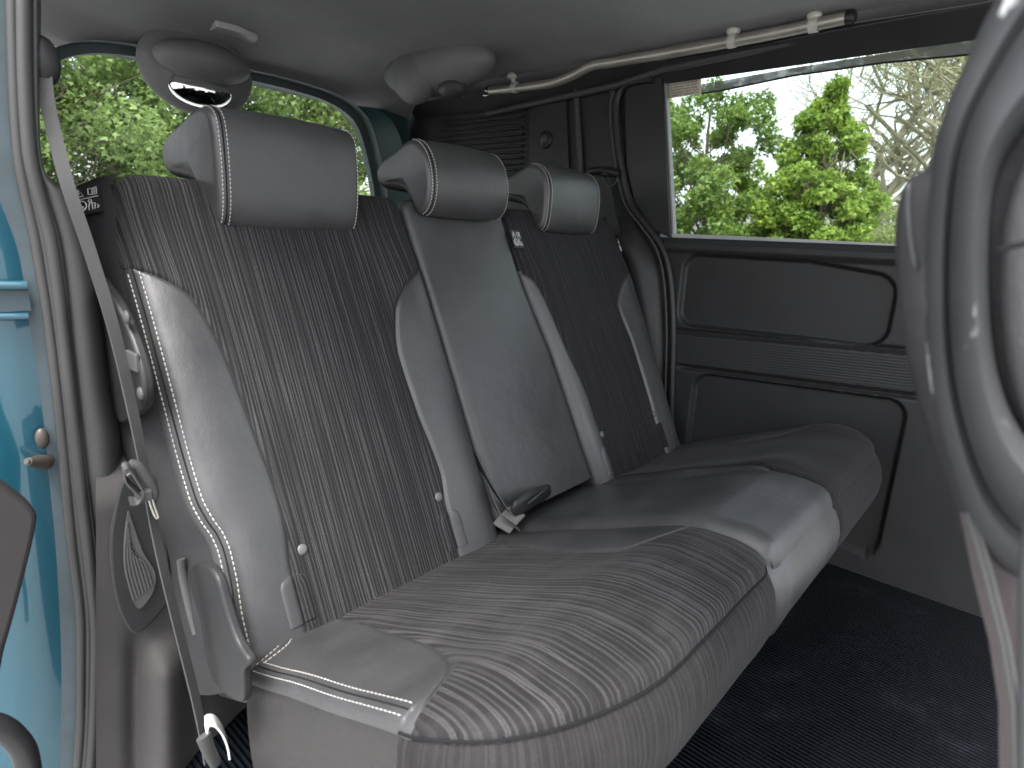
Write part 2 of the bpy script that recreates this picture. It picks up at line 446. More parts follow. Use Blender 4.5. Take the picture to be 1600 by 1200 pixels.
NB.panel('side_bolster', fb, nxr, M_LEA, near, t1=.452, nu=26, tw=.9)
th = MB()
for off in (.005, .016):
    dashes(th, [NB.pt(nxl(t)+off, t, .0012) for t in np.linspace(-.10, .455, 90)])
th.build('stitching', M_THREAD, near)
sm = MB()
offsetline(sm, [NB.pt(nxl(t)+.0105, t, -.0003) for t in np.linspace(-.10, .455, 90)], .0013)
sm.build('seam', M_SEAM, near)
# side cover of the backrest: dark cloth, hard plate with screws
def side_pt(px, py, x): return at(px, py, 'x', x)
sidec = MB()
rows = []
for t in np.concatenate([np.linspace(-.15, .59, 50), np.linspace(.582, TT-.0005, 20)]):
    cor = 0; R0 = .038
    if t > TT-R0: cor = R0-math.sqrt(max(0, R0**2-(t-(TT-R0))**2))
    row = []; kk = sst(.40, .50, t)
    for dx, d, ex_ in ((.004, -.013, 0), (.0, -.016, 0), (-.006, -.023, -.004), (-.016, -.036, -.010), (-.026, -.056, -.014), (-.031, -.085, -.016), (-.032, -.12, -.016), (-.028, -.150, -.014)):
        row.append(BP(nxl(min(t, .56))+dx+ex_*kk+cor, t, d))
    rows.append(row)
sidec.grid(rows); sidec.build('side_cloth', M_SUEDE, near)
out = spline([side_pt(a, b, -.706) for a, b in ((166, 442), (180, 447), (208, 490), (232, 550), (243, 600), (240, 632), (222, 650), (200, 652), (178, 560))], 6, True)
sp = MB(); sp.prism(out, (-1, 0, 0), .014)
plate = sp.build('hinge_cover', M_TRIMDD, near, bevel=.004)
for a, b in ((198, 496), (220, 615)):
    k = MB(); k.ball(side_pt(a, b, -.720), (.009, .009, .004), axis=(-1, 0, 0)); k.build('screw_cap', M_TRIM, plate)
k = MB(); k.box(*[tuple(side_pt(a, b, -.7205)+np.array(o_)) for (a, b), o_ in (((202, 575), (-.003, 0, 0)), ((214, 553), (.003, 0, 0)))])
k.build('striker', M_TRIM, plate, bevel=.002)
def icon_label(parent, Fn, name='warning_label', w=.036, h=.046):
    """small black cloth tag printed with a warning triangle, a booklet, a crossed-out child seat and a child"""
    m = MB(); m.grid([[Fn(x, y, 0) for x in np.linspace(-.5*w, .5*w, 6)] for y in np.linspace(-.5*h, .5*h, 6)])
    m.grid([[Fn(x, y, -.0012) for x in np.linspace(-.5*w, .5*w, 6)] for y in np.linspace(-.5*h, .5*h, 6)])
    lab = m.build(name, M_TRIMD, parent)
    i = MB(); Z = .0006
    def ln(pts, r=.0007): i.tube([Fn(a*w, b*h, Z) for a, b in pts], r, 5)
    ln([(-.36, .14), (-.22, .38), (-.06, .14), (-.36, .14)], .0008); ln([(-.21, .29), (-.21, .2)], .0007)
    ln([(.10, .15), (.10, .36), (.24, .34), (.24, .13), (.10, .15)]); ln([(.24, .34), (.38, .36), (.38, .13), (.24, .13)]); ln([(.31, .32), (.31, .17)])
    ln([(-.42, .04), (.42, .04)], .0006)
    ln([(-.2+.21*math.cos(a), -.2+.18*math.sin(a)) for a in np.linspace(0, 2*math.pi, 17)], .0009)
    ln([(-.34, -.08), (-.06, -.32)], .0009); ln([(-.22, -.12), (-.2, -.22), (-.1, -.22), (-.1, -.3)]); ln([(-.28, -.2), (-.28, -.3), (-.14, -.34)])
    ln([(.14+.06*math.cos(a), -.08+.05*math.sin(a)) for a in np.linspace(0, 2*math.pi, 9)])
    ln([(.12, -.14), (.08, -.28), (.08, -.38)]); ln([(.17, -.16), (.30, -.18), (.28, -.38)]); ln([(.2, -.18), (.2, -.38)]); ln([(.36, -.24), (.42, -.3), (.36, -.36)])
    i.build('printed_symbols', M_WHITE, lab)
    return lab
def lf(x, y, z):
    t = .515+y
    return BP(nxl(t)-.0045-z+.0008, t, -.040-x*-1.0) if False else BP(nxl(.5)-.0085-z*1.2, t, -.040+(x)*1.0)
icon_label(near, lambda x, y, z: BP(nxl(min(.505+y, .56))-.016+x*.78-(.005+z)*.63, .572+y*.95, -.029+x*.63+(.005+z)*.78), w=.040)
def button(x, t, B, parent):
    p = B.pt(x, t, 0)
    k = MB(); k.ball(p, (.0085, .0085, .003), 18, 8, axis=EN)
    k.build('button', M_GREYB, parent)
button(-.545, .0, NB, near); button(-.27, .0, NB, near)
# cloth covers of the child seat anchors at the bottom of the backrest
def flap(B, xc, parent, mat1, mat2, s=1):
    fr = MB()
    W_, H_ = .052, .075
    pts = []
    for j in range(14):
        row = []
        for i in range(14):
            u, v = i/13, j/13
            x = xc+(u-.5)*W_; t = -.10+v*H_
            rr = .022; ex = min(u, 1-u)*W_; et = (1-v)*H_; a = max(0, rr-ex); b = max(0, rr-et)
            if a > 0 and b > 0:
                k = max(a, b)/math.hypot(a, b); t = -.10+H_-(rr-b*k); x = xc+(1 if u > .5 else -1)*(W_/2-(rr-a*k))
            e = min(ex, et)
            row.append(B.pt(x, t, .0022-.0042*math.exp(-(e/.003)))); 
        pts.append(row)
    fr.grid(pts, [[(i/13*W_, j/13*H_) for i in range(14)] for j in range(14)])
    for f_i in range(len(fr.f)):
        if s*((f_i % 13)-6) < 0: fr.mi[f_i] = 1
    fr.build('anchor_flap', [mat2, mat1], parent)
    st = MB(); dashes(st, [B.pt(xc-s*.002, t, .0030) for t in np.linspace(-.10, -.03, 14)], .003, .002, .0006); st.build('flap_stitching', M_SEAM, parent)
flap(NB, -.572, near, M_LEA, M_BACK); flap(NB, -.262, near, M_LEA, M_BACK, -1)

# headrest -----------------------------------------------------------
def headrest(parent, xc, W_, prof, z0, name='headrest', posts=(-.07, .07), lean=0, mats=None, H=None):
    """prof: closed outline in (y, z) metres from photo, lofted along x with soft ends"""
    pr = spline(prof, 7, True); pr = [np.array(p) for p in pr]; cen = sum(pr)/len(pr)
    # evenly inset the outline towards the ends
    def ring(ins):
        n = len(pr); out = []
        for i in range(n):
            tng = pr[(i+1) % n]-pr[i-1]; tng /= np.linalg.norm(tng)+1e-9
            nr = np.array([tng[1], -tng[0]])
            if (pr[i]-cen)@nr < 0: pass
            out.append((nr, pr[i]))
        sgn = np.sign(sum((p-cen)@nr for nr, p in out))
        return [p - sgn*nr*ins for nr, p in out]
    R = .016; m = MB(); P = []; UV = []
    xs = []
    for k in range(9):
        a = math.pi/2*k/8; xs.append((-W_/2+R*(1-math.sin(a)), R*(1-math.cos(a))*0+ (R*(1-math.sin(math.pi/2-a)) if False else 0)))
    prof_x = []
    for k in range(9):
        a = math.pi/2*k/8; prof_x.append((-W_/2+R*(1-math.sin(a)) if False else -W_/2+R-R*math.cos(a), R-R*math.sin(a)))
    mid = [(x, -.004*math.sin(math.pi*(x+W_/2-R)/(W_-2*R))) for x in np.linspace(-W_/2+R, W_/2-R, 20)[1:-1]]
    allx = prof_x + mid + [(-x, i_) for x, i_ in reversed(prof_x)]
    for x, i_ in allx:
        rg = ring(i_); P.append([(xc+x, p[0], p[1]) for p in rg]); UV.append([(x, k*.01) for k in range(len(rg))])
    m.grid(P, UV, closeu=True)
    for end, sg in ((P[0], -1), (P[-1], 1)):
        cc = np.mean(np.array(end), axis=0); rows = [end]
        for k in (.85, .6, .3, .05, .0005):
            rows.append([tuple(cc+(np.array(q)-cc)*k+np.array([sg*.004*(1-k*k), 0, 0])) for q in end])
        m.grid(rows, None, closeu=True)
    hr = m.build(name, mats or M_LEA, parent)
    # double row of stitches round the near end of the front face, one at the far end
    n = len(pr)
    # part of the outline on the front: from the top rear shoulder round the face to the bottom
    idx = [i for i in range(n)]
    iF = HR_SPAN(pr)
    for x, ins in ((-W_/2+.019, -.0006), (-W_/2+.008, .0012), (W_/2-.008, .0012)):
        th = MB(); rg = ring(ins-.0006); dashes(th, [(xc+x, rg[i][0], rg[i][1]) for i in iF], .0045, .002, .0009)
        th.build('stitching', M_THREAD, hr)
    sm = MB(); rg = ring(.0003); offsetline(sm, [(xc-W_/2+.0135, rg[i][0], rg[i][1]) for i in iF], .0012); sm.build('seam', M_SEAM, hr)
    yb, zb = min(pr, key=lambda p: p[1]+abs(p[0]-cen[0])*.3)
    for dx in posts:
        q0 = np.array([xc+dx, cen[0]+.01, cen[1]-.02]); q1 = q0+np.array([0, -.486*.16, -.16])+np.array([0, .02, 0])
        po = MB(); po.tube([q0, q1], .0055, 12); po.build('post', M_CHROME, hr)
    return hr
def HR_SPAN(pr):
    n = len(pr); cen = sum(pr)/len(pr)
    top = max(range(n), key=lambda i: pr[i][1]); bot = min(range(n), key=lambda i: pr[i][1])
    # walk from top to bottom through the front (small y)
    a = [(top+k) % n for k in range((bot-top) % n+1)]; b = [(top-k) % n for k in range((top-bot) % n+1)]
    return a if np.mean([pr[i][0] for i in a]) < np.mean([pr[i][0] for i in b]) else b
prof_near = [(.232, .926), (.217, .96), (.213, 1.02), (.217, 1.075), (.232, 1.098), (.262, 1.107), (.300, 1.103), (.345, 1.092), (.395, 1.080), (.428, 1.066), (.443, 1.042), (.436, 1.018), (.405, 1.005), (.350, .998), (.295, .985), (.268, .955), (.256, .930)]
headrest(near, -.405, .262, prof_near, 0)
prof_mid = [(.230, .965), (.210, .985), (.202, 1.02), (.208, 1.062), (.226, 1.094), (.252, 1.112), (.280, 1.114), (.320, 1.098), (.365, 1.080), (.388, 1.060), (.386, 1.034), (.360, 1.018), (.318, 1.015), (.285, 1.008), (.262, .985), (.250, .968)]
prof_far = [(.232, .945), (.218, .965), (.212, 1.02), (.216, 1.062), (.232, 1.092), (.258, 1.108), (.285, 1.110), (.320, 1.095), (.365, 1.078), (.388, 1.058), (.386, 1.034), (.360, 1.020), (.318, 1.015), (.285, 1.0), (.262, .965), (.250, .948)]

# middle seat ---------------------------------------------------------
mxl = lambda t: -.139
mxr = pchip([-.17, .0, .2, .45, .617], [.212, .200, .192, .165, .168])
L_MID = 'narrow all-leather middle rear seat with small headrest, between the two cloth seats'
mid = empty('rear_seat', (.03, 0, FZ), L_MID, 'car seat', 'rear seats')
MBk = Back(mxl, mxr, R=.03, r=.022, bol=.0, crease=(), top=TT-.003)
MBk.panel('backrest', mxl, lambda t: mxr(t)-.001, M_LEA, mid, t0=-.09, nu=40, nt_=80)
headrest(mid, .005, .246, prof_mid, 0)
# far seat ------------------------------------------------------------
fxl = pchip([-.17, .0, .2, .45, .617], [.214, .202, .194, .167, .170])
fxr = pchip([-.17, -.03, .1, .45, .617], [.640, .645, .655, .668, .668])
fbl = pchip([-.17, -.04, .075, .245, .36, .41, .446], [.268, .262, .258, .228, .207, .192, .169])
fbr = pchip([-.17, -.02, .05, .21, .32, .38, .44], [.545, .540, .545, .548, .537, .575, .668])
L_FAR = 'rear seat farthest from the open door, striped cloth toned down for shade, beside the far sliding door'
far = empty('rear_seat', (.42, 0, FZ), L_FAR, 'car seat', 'rear seats')
FB = Back(fxl, fxr, R=.05, r=.028, bol=.016, R2=.07, crease=(lambda t: fbl(t) if t < .44 else None, lambda t: fbr(t) if t < .43 else None))
fa2 = lambda t: max(fbl(t), fxl(t)) if t < .446 else fxl(t)
fb2 = lambda t: min(fbr(t), fxr(t)) if t < .44 else fxr(t)
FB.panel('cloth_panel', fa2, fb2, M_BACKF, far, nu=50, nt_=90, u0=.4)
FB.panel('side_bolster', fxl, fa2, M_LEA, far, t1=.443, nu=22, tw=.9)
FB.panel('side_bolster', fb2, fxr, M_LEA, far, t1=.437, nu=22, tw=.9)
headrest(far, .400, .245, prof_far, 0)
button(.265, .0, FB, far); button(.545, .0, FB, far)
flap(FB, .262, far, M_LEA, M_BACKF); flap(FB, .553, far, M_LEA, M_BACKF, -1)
icon_label(far, lambda x, y, z: BP(.176+x*.9, .520+y, .010+z), w=.040, h=.048)
icon_label(far, lambda x, y, z: BP(.690+x*.95, .522+y, -.016+z-x*.3), w=.040, h=.048)

# cushions ------------------------------------------------------------
ztop = pchip([-.58, -.556, -.53, -.50, -.46, -.42, -.36, -.2, 0, .12, .2], [.478, .496, .503, .507, .506, .4970, .4716, .4045, .3205, .275, .245])
# pchip needs rising xs: they are
class Cushion:
    kx = 1.0
    notch = None
    def xle(s, y): return s.notch(y) if s.notch else s.xl
    def __init__(s, xl, xr, yf, Rl, Rr, r=.018, raise_=0, crease=(), bol=.0, hump=0):
        s.xl, s.xr, s.yf, s.Rl, s.Rr, s.r, s.up, s.crease, s.bol, s.hump = xl, xr, yf, Rl, Rr, r, raise_, crease, bol, hump
    def place(s, x, y):
        left = x < (s.xl+s.xr)/2; R = s.Rl if left else s.Rr
        ex = min(x-s.xle(y), s.xr-x); ef = y-s.yf; RX = R*(s.kx if left else 1.0)
        a = max(0, RX-ex)*R/RX if ef < R else 0; b = max(0, R-ef)
        if a > 0 and b > 0:
            m_ = max(a, b); k = m_/math.hypot(a, b); a *= k; b *= k
            x = s.xl+RX-a*RX/R if left else s.xr-R+a; y = s.yf+R-b
            e = R-m_
        else: e = min(ex, ef)
        return x, y, s.surf(x, y, e)
    def surf(s, x, y, e):
        ex = min(x-s.xl, s.xr-x)
        z = ztop(y) + s.up*sst(0, .03, ex) + falloff(e, s.r)
        q = (x-s.xl)/(s.xr-s.xl)
        z += s.bol*(math.exp(-((q-.12)/.12)**2)+math.exp(-((q-.88)/.12)**2))*sst(-.56, -.40, y)
        z += s.hump*math.sin(math.pi*min(1, max(0, q)))
        for cx in s.crease:
            cc = cx(y)
            if cc is not None: z -= .004*math.exp(-((x-cc)/.005)**2)*sst(0, .02, e)
        z += .0016*math.sin(31*x+17*y)*math.sin(23*y-9*x+1)
        return z
    def pt(s, x, y, lift=0):
        x, y, z = s.place(x, y); return np.array([x, y, z+lift])
    def panel(s, name, fa, fb, mat, parent, ys, nu=40, u0=0, tw=.8, skirt=.03):
        P = []; UV = []
        for y in ys:
            a, b = fa(y), fb(y); row = [s.pt(lerp(a, b, warp(i/nu, tw)), y) for i in range(nu+1)]
            P.append(row)
        # arc length along the seat gives v
        UV = []; L_ = 0
        for j, row in enumerate(P):
            if j: L_ += np.linalg.norm(row[nu//2]-P[j-1][nu//2])
            UV.append([(q[0]-u0, L_) for q in row])
        m = MB(); m.grid(P, UV)
        n = len(P)-1
        loop = list(P[0]) + [P[j][nu] for j in range(1, n+1)] + [P[n][i] for i in range(nu-1, -1, -1)] + [P[j][0] for j in range(n-1, 0, -1)]
        m.grid([loop, [q-np.array([0, 0, skirt]) for q in loop]], closeu=True)
        return m.build(name, mat, parent)
    def wall(s, name, pl, rows, mats, parent, u0=0, mi=None):
        """pl: plan points on the rim (x, y, outward normal) ; rows: (out, down)"""
        P = []; UV = []; acc = [0]
        pts = [s.pt(x, y) for x, y, nx, ny in pl]
        for a, b in zip(pts, pts[1:]): acc.append(acc[-1]+np.linalg.norm(b-a))
        for o_, dn in rows:
            P.append([p+np.array([nx*o_, ny*o_, -dn]) for p, (x, y, nx, ny) in zip(pts, pl)]); UV.append([(a, dn) for a in acc])
        m = MB(); m.grid(P, UV)
        if mi:
            nu = len(pl)-1
            for k in range(len(m.f)): m.mi[k] = mi(k % nu)
        return m.build(name, mats, parent)
def rim(c, y_back, side='both', n=14, yc=None):
    """rim points from the back left corner round the front to the back right"""
    out = []
    for y in np.linspace(y_back, c.yf+c.Rl, 24): out.append((c.xl, y, -1, 0))
    for k in range(1, n):
        a = math.pi/2*k/n; nx, ny = -math.cos(a), -math.sin(a)*c.kx; h_ = math.hypot(nx, ny); out.append((c.xl+c.kx*c.Rl*(1-math.cos(a)), c.yf+c.Rl-c.Rl*math.sin(a), nx/h_, ny/h_))
    for x in np.linspace(c.xl+c.kx*c.Rl, c.xr-c.Rr, 30): out.append((x, c.yf, 0, -1))
    for k in range(1, n):
        a = math.pi/2*k/n; out.append((c.xr-c.Rr+c.Rr*math.sin(a), c.yf+c.Rr-c.Rr*math.cos(a), math.sin(a), -math.cos(a)))
    for y in np.linspace(c.yf+c.Rr, y_back, 24): out.append((c.xr, y, 1, 0))
    return out
class RimCushion(Cushion):
    def rimpt(s, x, y): return s.pt(x, y)
FRONT_ROWS = [(-.004, -.001), (.0, .004), (.008, .012), (.017, .030), (.022, .055), (.020, .085), (.010, .115), (-.012, .14), (-.045, .155), (-.20, .16)]
SIDE_ROWS = [(-.004, -.001), (.0, .004), (.003, .012), (.004, .030), (.005, .055), (.005, .085), (.004, .115), (.002, .14), (-.002, .17), (-.006, .20)]
def rimwall(c, name, part, mats, parent, rows, u0=0, blend=False):
    pl = part; P = []; UV = []; acc = 0; prev = None
    tops = []
    for x, y, nx, ny in pl:
        z = ztop(y) + falloff(0 if True else 0, 0)*0
        ex = min(x-c.xl, c.xr-x)
        e = 0
        z = c.surf(x, y, 0)
        tops.append(np.array([x, y, z]))
    for o_, dn in rows: P.append([]); UV.append([])
    p00 = tops[0]
    for p, (x, y, nx, ny) in zip(tops, pl):
        if prev is not None: acc += np.linalg.norm(p-prev)
        prev = p
        for r_, (o_, dn) in enumerate(rows):
            if blend:
                w_ = sst(0, .10, np.linalg.norm(p-p00)); o_ = lerp(SIDE_ROWS[r_][0], o_, w_); dn = lerp(SIDE_ROWS[r_][1], dn, w_)
            P[r_].append(p+np.array([nx*o_, ny*o_, -dn])); UV[r_].append((acc, -dn))
    m = MB(); m.grid(P, UV); return m.build(name, mats, parent)

# near cushion
cbl = pchip([-.4235, -.418, -.407, -.395, -.38, -.36, -.30, -.19, -.05, .08], [-.672, -.655, -.625, -.598, -.580, -.567, -.547, -.530, -.512, -.495])
cbr = pchip([-.436, -.43, -.42, -.40, -.37, -.30, -.20, -.10, -.02, .08], [-.108, -.130, -.172, -.212, -.236, -.240, -.222, -.190, -.150, -.090])
NC = Cushion(-.670, -.112, -.556, .148, .035, .016, crease=(lambda y: cbl(y) if y > -.42 else None, lambda y: cbr(y) if y > -.43 else None), bol=.006, hump=.004)
NC.kx = 2.0; NC.notch = lambda y: lerp(-.603, -.670, sst(-.045, -.085, y))
ysA = np.concatenate([np.linspace(.08, -.37, 46), np.linspace(-.372, -.440, 36), np.linspace(-.444, -.556, 34)])
nL = lambda y: NC.xl if y < -.4232 else max(NC.xle(y)+.004, cbl(y)); nR = lambda y: NC.xr if y < -.4355 else min(NC.xr, cbr(y))
NC.panel('cushion_cloth', nL, nR, M_CUSH, near, ysA, nu=70, u0=-.4)
ysB = np.concatenate([np.linspace(.08, -.37, 40), np.linspace(-.372, -.4232, 26)])
NC.panel('cushion_bolster', lambda y: NC.xle(y), nL, M_LEA, near, ysB, nu=24, tw=.9)
ysC = np.concatenate([np.linspace(.08, -.38, 40), np.linspace(-.382, -.4355, 26)])
NC.panel('cushion_bolster', nR, lambda y: NC.xr, M_LEA, near, ysC, nu=24, tw=.9)
rp = [(NC.xle(y), y, -1+.7*sst(-.04, -.06, y)*sst(-.09, -.07, y), .7*sst(-.04, -.06, y)*sst(-.09, -.07, y)) for y in np.linspace(.08, -.088, 40)]+[q for q in rim(NC, .08) if not (q[0] < -.66 and q[1] > -.089)]
iL = [k for k, q in enumerate(rp) if q[1] > -.4232 and q[0] < -.4]; iR = [k for k in range(len(rp)) if k >= iL[-1]]
rimwall(NC, 'cushion_side', [rp[k] for k in iL], M_LEA_SIDE, near, SIDE_ROWS)
rimwall(NC, 'cushion_front', [rp[k] for k in iR], M_FRONTC, near, FRONT_ROWS, blend=True)
sm = MB(); offsetline(sm, [np.array([x+nx*.001, y+ny*.001, NC.surf(x, y, 0)]) for x, y, nx, ny in [rp[k] for k in iR]], .0016)
offsetline(sm, [NC.pt(NC.xl+.012, y, -.0004) for y in np.linspace(-.09, -.406, 60)], .0012)
sm.build('seam', M_SEAM, near)
th = MB()
for off in (.0055, .019): dashes(th, [NC.pt(NC.xl+off, y, .0007) for y in np.linspace(-.09, -.408, 80)], r=.0007)
for o_ in (.006, .020):
    dashes(th, spline([NC.pt(-.603+o_, .06, .0008), NC.pt(-.603+o_, .0, .0008), NC.pt(-.605+o_, -.040, .0008), NC.pt(-.622+o_*.6, -.064-o_*.8, .0008), NC.pt(-.664+o_*.4, -.080-o_*.8, .0008)], 10))
th.build('cushion_stitching', M_THREAD, near)

# middle cushion
MC = Cushion(-.114, .205, -.560, .025, .03, .02, raise_=.012, hump=.004)
ysM = np.concatenate([np.linspace(.06, -.40, 40), np.linspace(-.41, -.562, 40)])
MC.panel('cushion_top', lambda y: MC.xl+.001, lambda y: MC.xr, M_LEA, mid, ysM, nu=40, tw=.9)
rimwall(MC, 'cushion_front', rim(MC, .06), M_LEA, mid, FRONT_ROWS)
# far cushion
fcl = pchip([-.45, -.43, -.40, -.33, -.2, -.1, .06], [.206, .222, .236, .252, .262, .258, .235])
fcr = pchip([-.45, -.43, -.40, -.36, -.3, -.2, .06], [.665, .640, .600, .575, .560, .553, .550])
FC = Cushion(.206, .665, -.556, .04, .12, .02, crease=(lambda y: fcl(y) if y > -.44 else None, lambda y: fcr(y) if y > -.44 else None), bol=.012, hump=.004)
ysF = np.concatenate([np.linspace(.06, -.40, 36), np.linspace(-.405, -.556, 44)])
fL = lambda y: FC.xl if y < -.449 else max(FC.xl, fcl(y)); fR = lambda y: FC.xr if y < -.449 else min(FC.xr, fcr(y))
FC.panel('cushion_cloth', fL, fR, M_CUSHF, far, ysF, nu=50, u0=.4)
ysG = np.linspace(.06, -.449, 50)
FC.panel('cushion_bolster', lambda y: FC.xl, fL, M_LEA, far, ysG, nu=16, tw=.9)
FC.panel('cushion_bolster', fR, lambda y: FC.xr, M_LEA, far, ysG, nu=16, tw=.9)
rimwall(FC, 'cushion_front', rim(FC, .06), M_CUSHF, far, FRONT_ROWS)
# steel and plastic base below the cushions
for pr_, x0, x1 in ((near, -.63, -.15), (mid, -.08, .17), (far, .24, .62)):
    b_ = MB(); b_.box((x0, -.38, .26), (x1, .02, .30)); b_.box((x0+.02, -.30, FZ), (x0+.06, -.02, .26)); b_.box((x1-.06, -.30, FZ), (x1-.02, -.02, .26))
    b_.build('seat_base', M_TRIMDD, pr_, bevel=.004)

# recliner cover at the near side: a curved arm from backrest to cushion
out = spline([at(a, b, 'x', -.703) for a, b in ((295, 893), (307, 880), (325, 886), (338, 905), (347, 935), (357, 970), (370, 1005), (388, 1036), (379, 1052), (379, 1096), (361, 1092), (340, 1075), (326, 1048), (318, 1013), (311, 968), (299, 927))], 5, True)
k = MB(); k.prism(out, (1, 0, 0), .012); k.build('recliner_cover', M_TRIMD, near, bevel=.0055, seg=5)
k = MB(); k.tube(spline([at(a, b, 'x', -.690) for a, b in ((283, 874), (287, 905), (297, 950), (308, 990))], 6), .006, 10, sx=.6); k.build('release_lever', M_TRIM, near)

# ------------------------------------------------------------------ seat belts
def ribbon(pts, w, thick=.0012, wdir=None):
    """flat strap along points; wdir = direction of its width at each point"""
    m = MB(); pts = [Vector(p) for p in pts]; n = len(pts); rows = []; acc = 0; UV = []
    for k, p in enumerate(pts):
        t = (pts[min(k+1, n-1)]-pts[max(k-1, 0)]).normalized()
        wd = Vector(wdir[k] if isinstance(wdir, list) else wdir); wd = (wd-t*wd.dot(t)).normalized(); nn = t.cross(wd)
        if k: acc += (p-pts[k-1]).length
        rows.append([p-wd*w/2-nn*thick, p+wd*w/2-nn*thick, p+wd*w/2+nn*thick, p-wd*w/2+nn*thick]); UV.append([(0, acc), (w, acc), (w, acc), (0, acc)])
    m.grid(rows, UV, closeu=True); return m
bx = -.735
belt = empty('seat_belt', at(330, 1190, 'x', -.70), 'grey seat belt hanging down in front of the near pillar beside the open door', 'seat belt')
pts = [at(*a) for a in ((68, 92, 'y', .16), (72, 145, 'y', .155), (85, 210, 'y', .15), (107, 294, 'y', .135), (141, 395, 'y', .12), (178, 515, 'y', .085), (207, 640, 'y', .05), (228, 745, 'y', .03), (243, 830, 'y', .01), (262, 915, 'y', -.01), (283, 1000, 'y', -.03), (303, 1080, 'y', -.045), (318, 1150, 'y', -.06), (325, 1190, 'y', -.07))]
pts = spline(pts, 6)
wd = []
for k in range(len(pts)):
    q = k/(len(pts)-1)
    # the strap is wide to the camera at the top and seen almost edge-on lower down
    a = lerp(-15, 37, sst(.05, .6, q))
    wd.append((math.cos(math.radians(a)), math.sin(math.radians(a)), 0))
rb = ribbon(pts, .0150, .0009, wd); rb.build('webbing', M_WEB, belt)
# guide at the top
k = MB(); q = at(68, 95, 'y', .165); k.ball(q, (.017, .014, .028), 16, 12); k.build('belt_guide', M_TRIMDD, belt)
# tongue with folded loop
tg = MB(); q = [at(a, b, 'y', .02) for a, b in ((202, 727), (215, 733), (230, 760), (238, 778), (236, 768))]
tg.tube(spline([at(a, b, 'y', .012) for a, b in ((203, 727), (214, 730), (228, 748), (238, 768), (237, 778))], 6), [.005]+[.0085]*23+[.007], 12, sx=1.0) if False else tg.tube(spline([at(a, b, 'y', .012) for a, b in ((203, 727), (214, 730), (228, 748), (238, 768), (237, 778))], 6), .0075, 12)
tng = tg.build('belt_tongue', M_TRIM, belt)
k = MB(); k.tube(spline([at(a, b, 'y', .005) for a, b in ((232, 778), (236, 792), (243, 808), (247, 808), (241, 790), (237, 776))], 5), .0013, 8); k.build('latch_plate', M_SILVER, tng)
lp = ribbon(spline([at(a, b, 'y', .0) for a, b in ((222, 775), (206, 760), (196, 748), (193, 733), (200, 729), (212, 745), (222, 765), (214, 782), (202, 783))], 6), .016, .0009, (.2, .9, .3)); lp.build('strap_loop', M_WEB, belt)
k = MB(); k.box(tuple(at(216, 788, 'y', -.002)), tuple(at(232, 760, 'y', .012))); k.build('strap_clip', M_TRIM, belt, bevel=.002)
k = ribbon(spline([at(a, b, 'y', -.075) for a, b in ((322, 1140), (324, 1128), (335, 1127), (346, 1140), (354, 1160), (357, 1178))], 6), .022, .0012, (.3, 1, 0)); k.build('anchor_cover', M_WHITE, belt)
k = MB(); k.tube([at(318, 1150, 'y', -.085), at(326, 1172, 'y', -.085), at(338, 1195, 'y', -.08)], [.009, .008, .007], 10, sx=.5); k.build('anchor_bracket', M_TRIM, belt)

# buckles in the gap between near and middle seat
bk = empty('seat_belt_buckle', (-.13, -.05, .36), 'dark seat belt buckle and crumpled strap lying between near and middle seats', 'belt buckle')
r1 = ribbon(spline([(-.146, .025, .50), (-.140, -.005, .455), (-.128, -.045, .405), (-.11, -.075, .375)], 6), .022, .001, (.25, 1, .2)); r1.build('webbing', M_WEB, bk)
r1 = ribbon(spline([(-.165, -.03, .455), (-.160, -.06, .405), (-.135, -.095, .372)], 6), .016, .001, (.25, 1, .2)); r1.build('webbing', M_TRIM, bk)
q = [at(a, b, 'z', .40) for a, b in ((800, 815), (812, 798), (832, 783), (852, 768))]
k = ribbon(spline([at(783, 826, 'z', .372), at(795, 812, 'z', .382), at(808, 798, 'z', .392)], 5), .040, .0012, tuple(cr)); k.build('strap_end', simple('pale_webbing', (.10, .096, .095), .6), bk)
k = MB()
k.tube(spline([at(800, 800, 'z', .398), at(816, 788, 'z', .408), at(836, 776, 'z', .410), at(858, 766, 'z', .400)], 5), [.008, .012, .016, .018, .019, .020, .021, .021, .021, .020, .020, .019, .018, .017, .015, .012], 12, sx=.45, up=(0, 0, 1)); k.build('buckle_body', M_TRIMD, bk)
k = MB(); k.tube(spline([at(826, 786, 'z', .420), at(842, 773, 'z', .422), at(855, 762, 'z', .416)], 5), .0022, 8); k.build('buckle_edge', M_TRIM, bk)
# small loop strap on the far cushion
lo = MB(); lo.tube(spline([at(a, b, 'z', .355) for a, b in ((928, 728), (940, 722), (958, 720), (964, 724), (955, 727), (938, 730))], 6), .004, 8)
tag(lo.build('pull_strap', M_TRIMDD), 'small black loop strap at the back of the far seat cushion', 'strap')

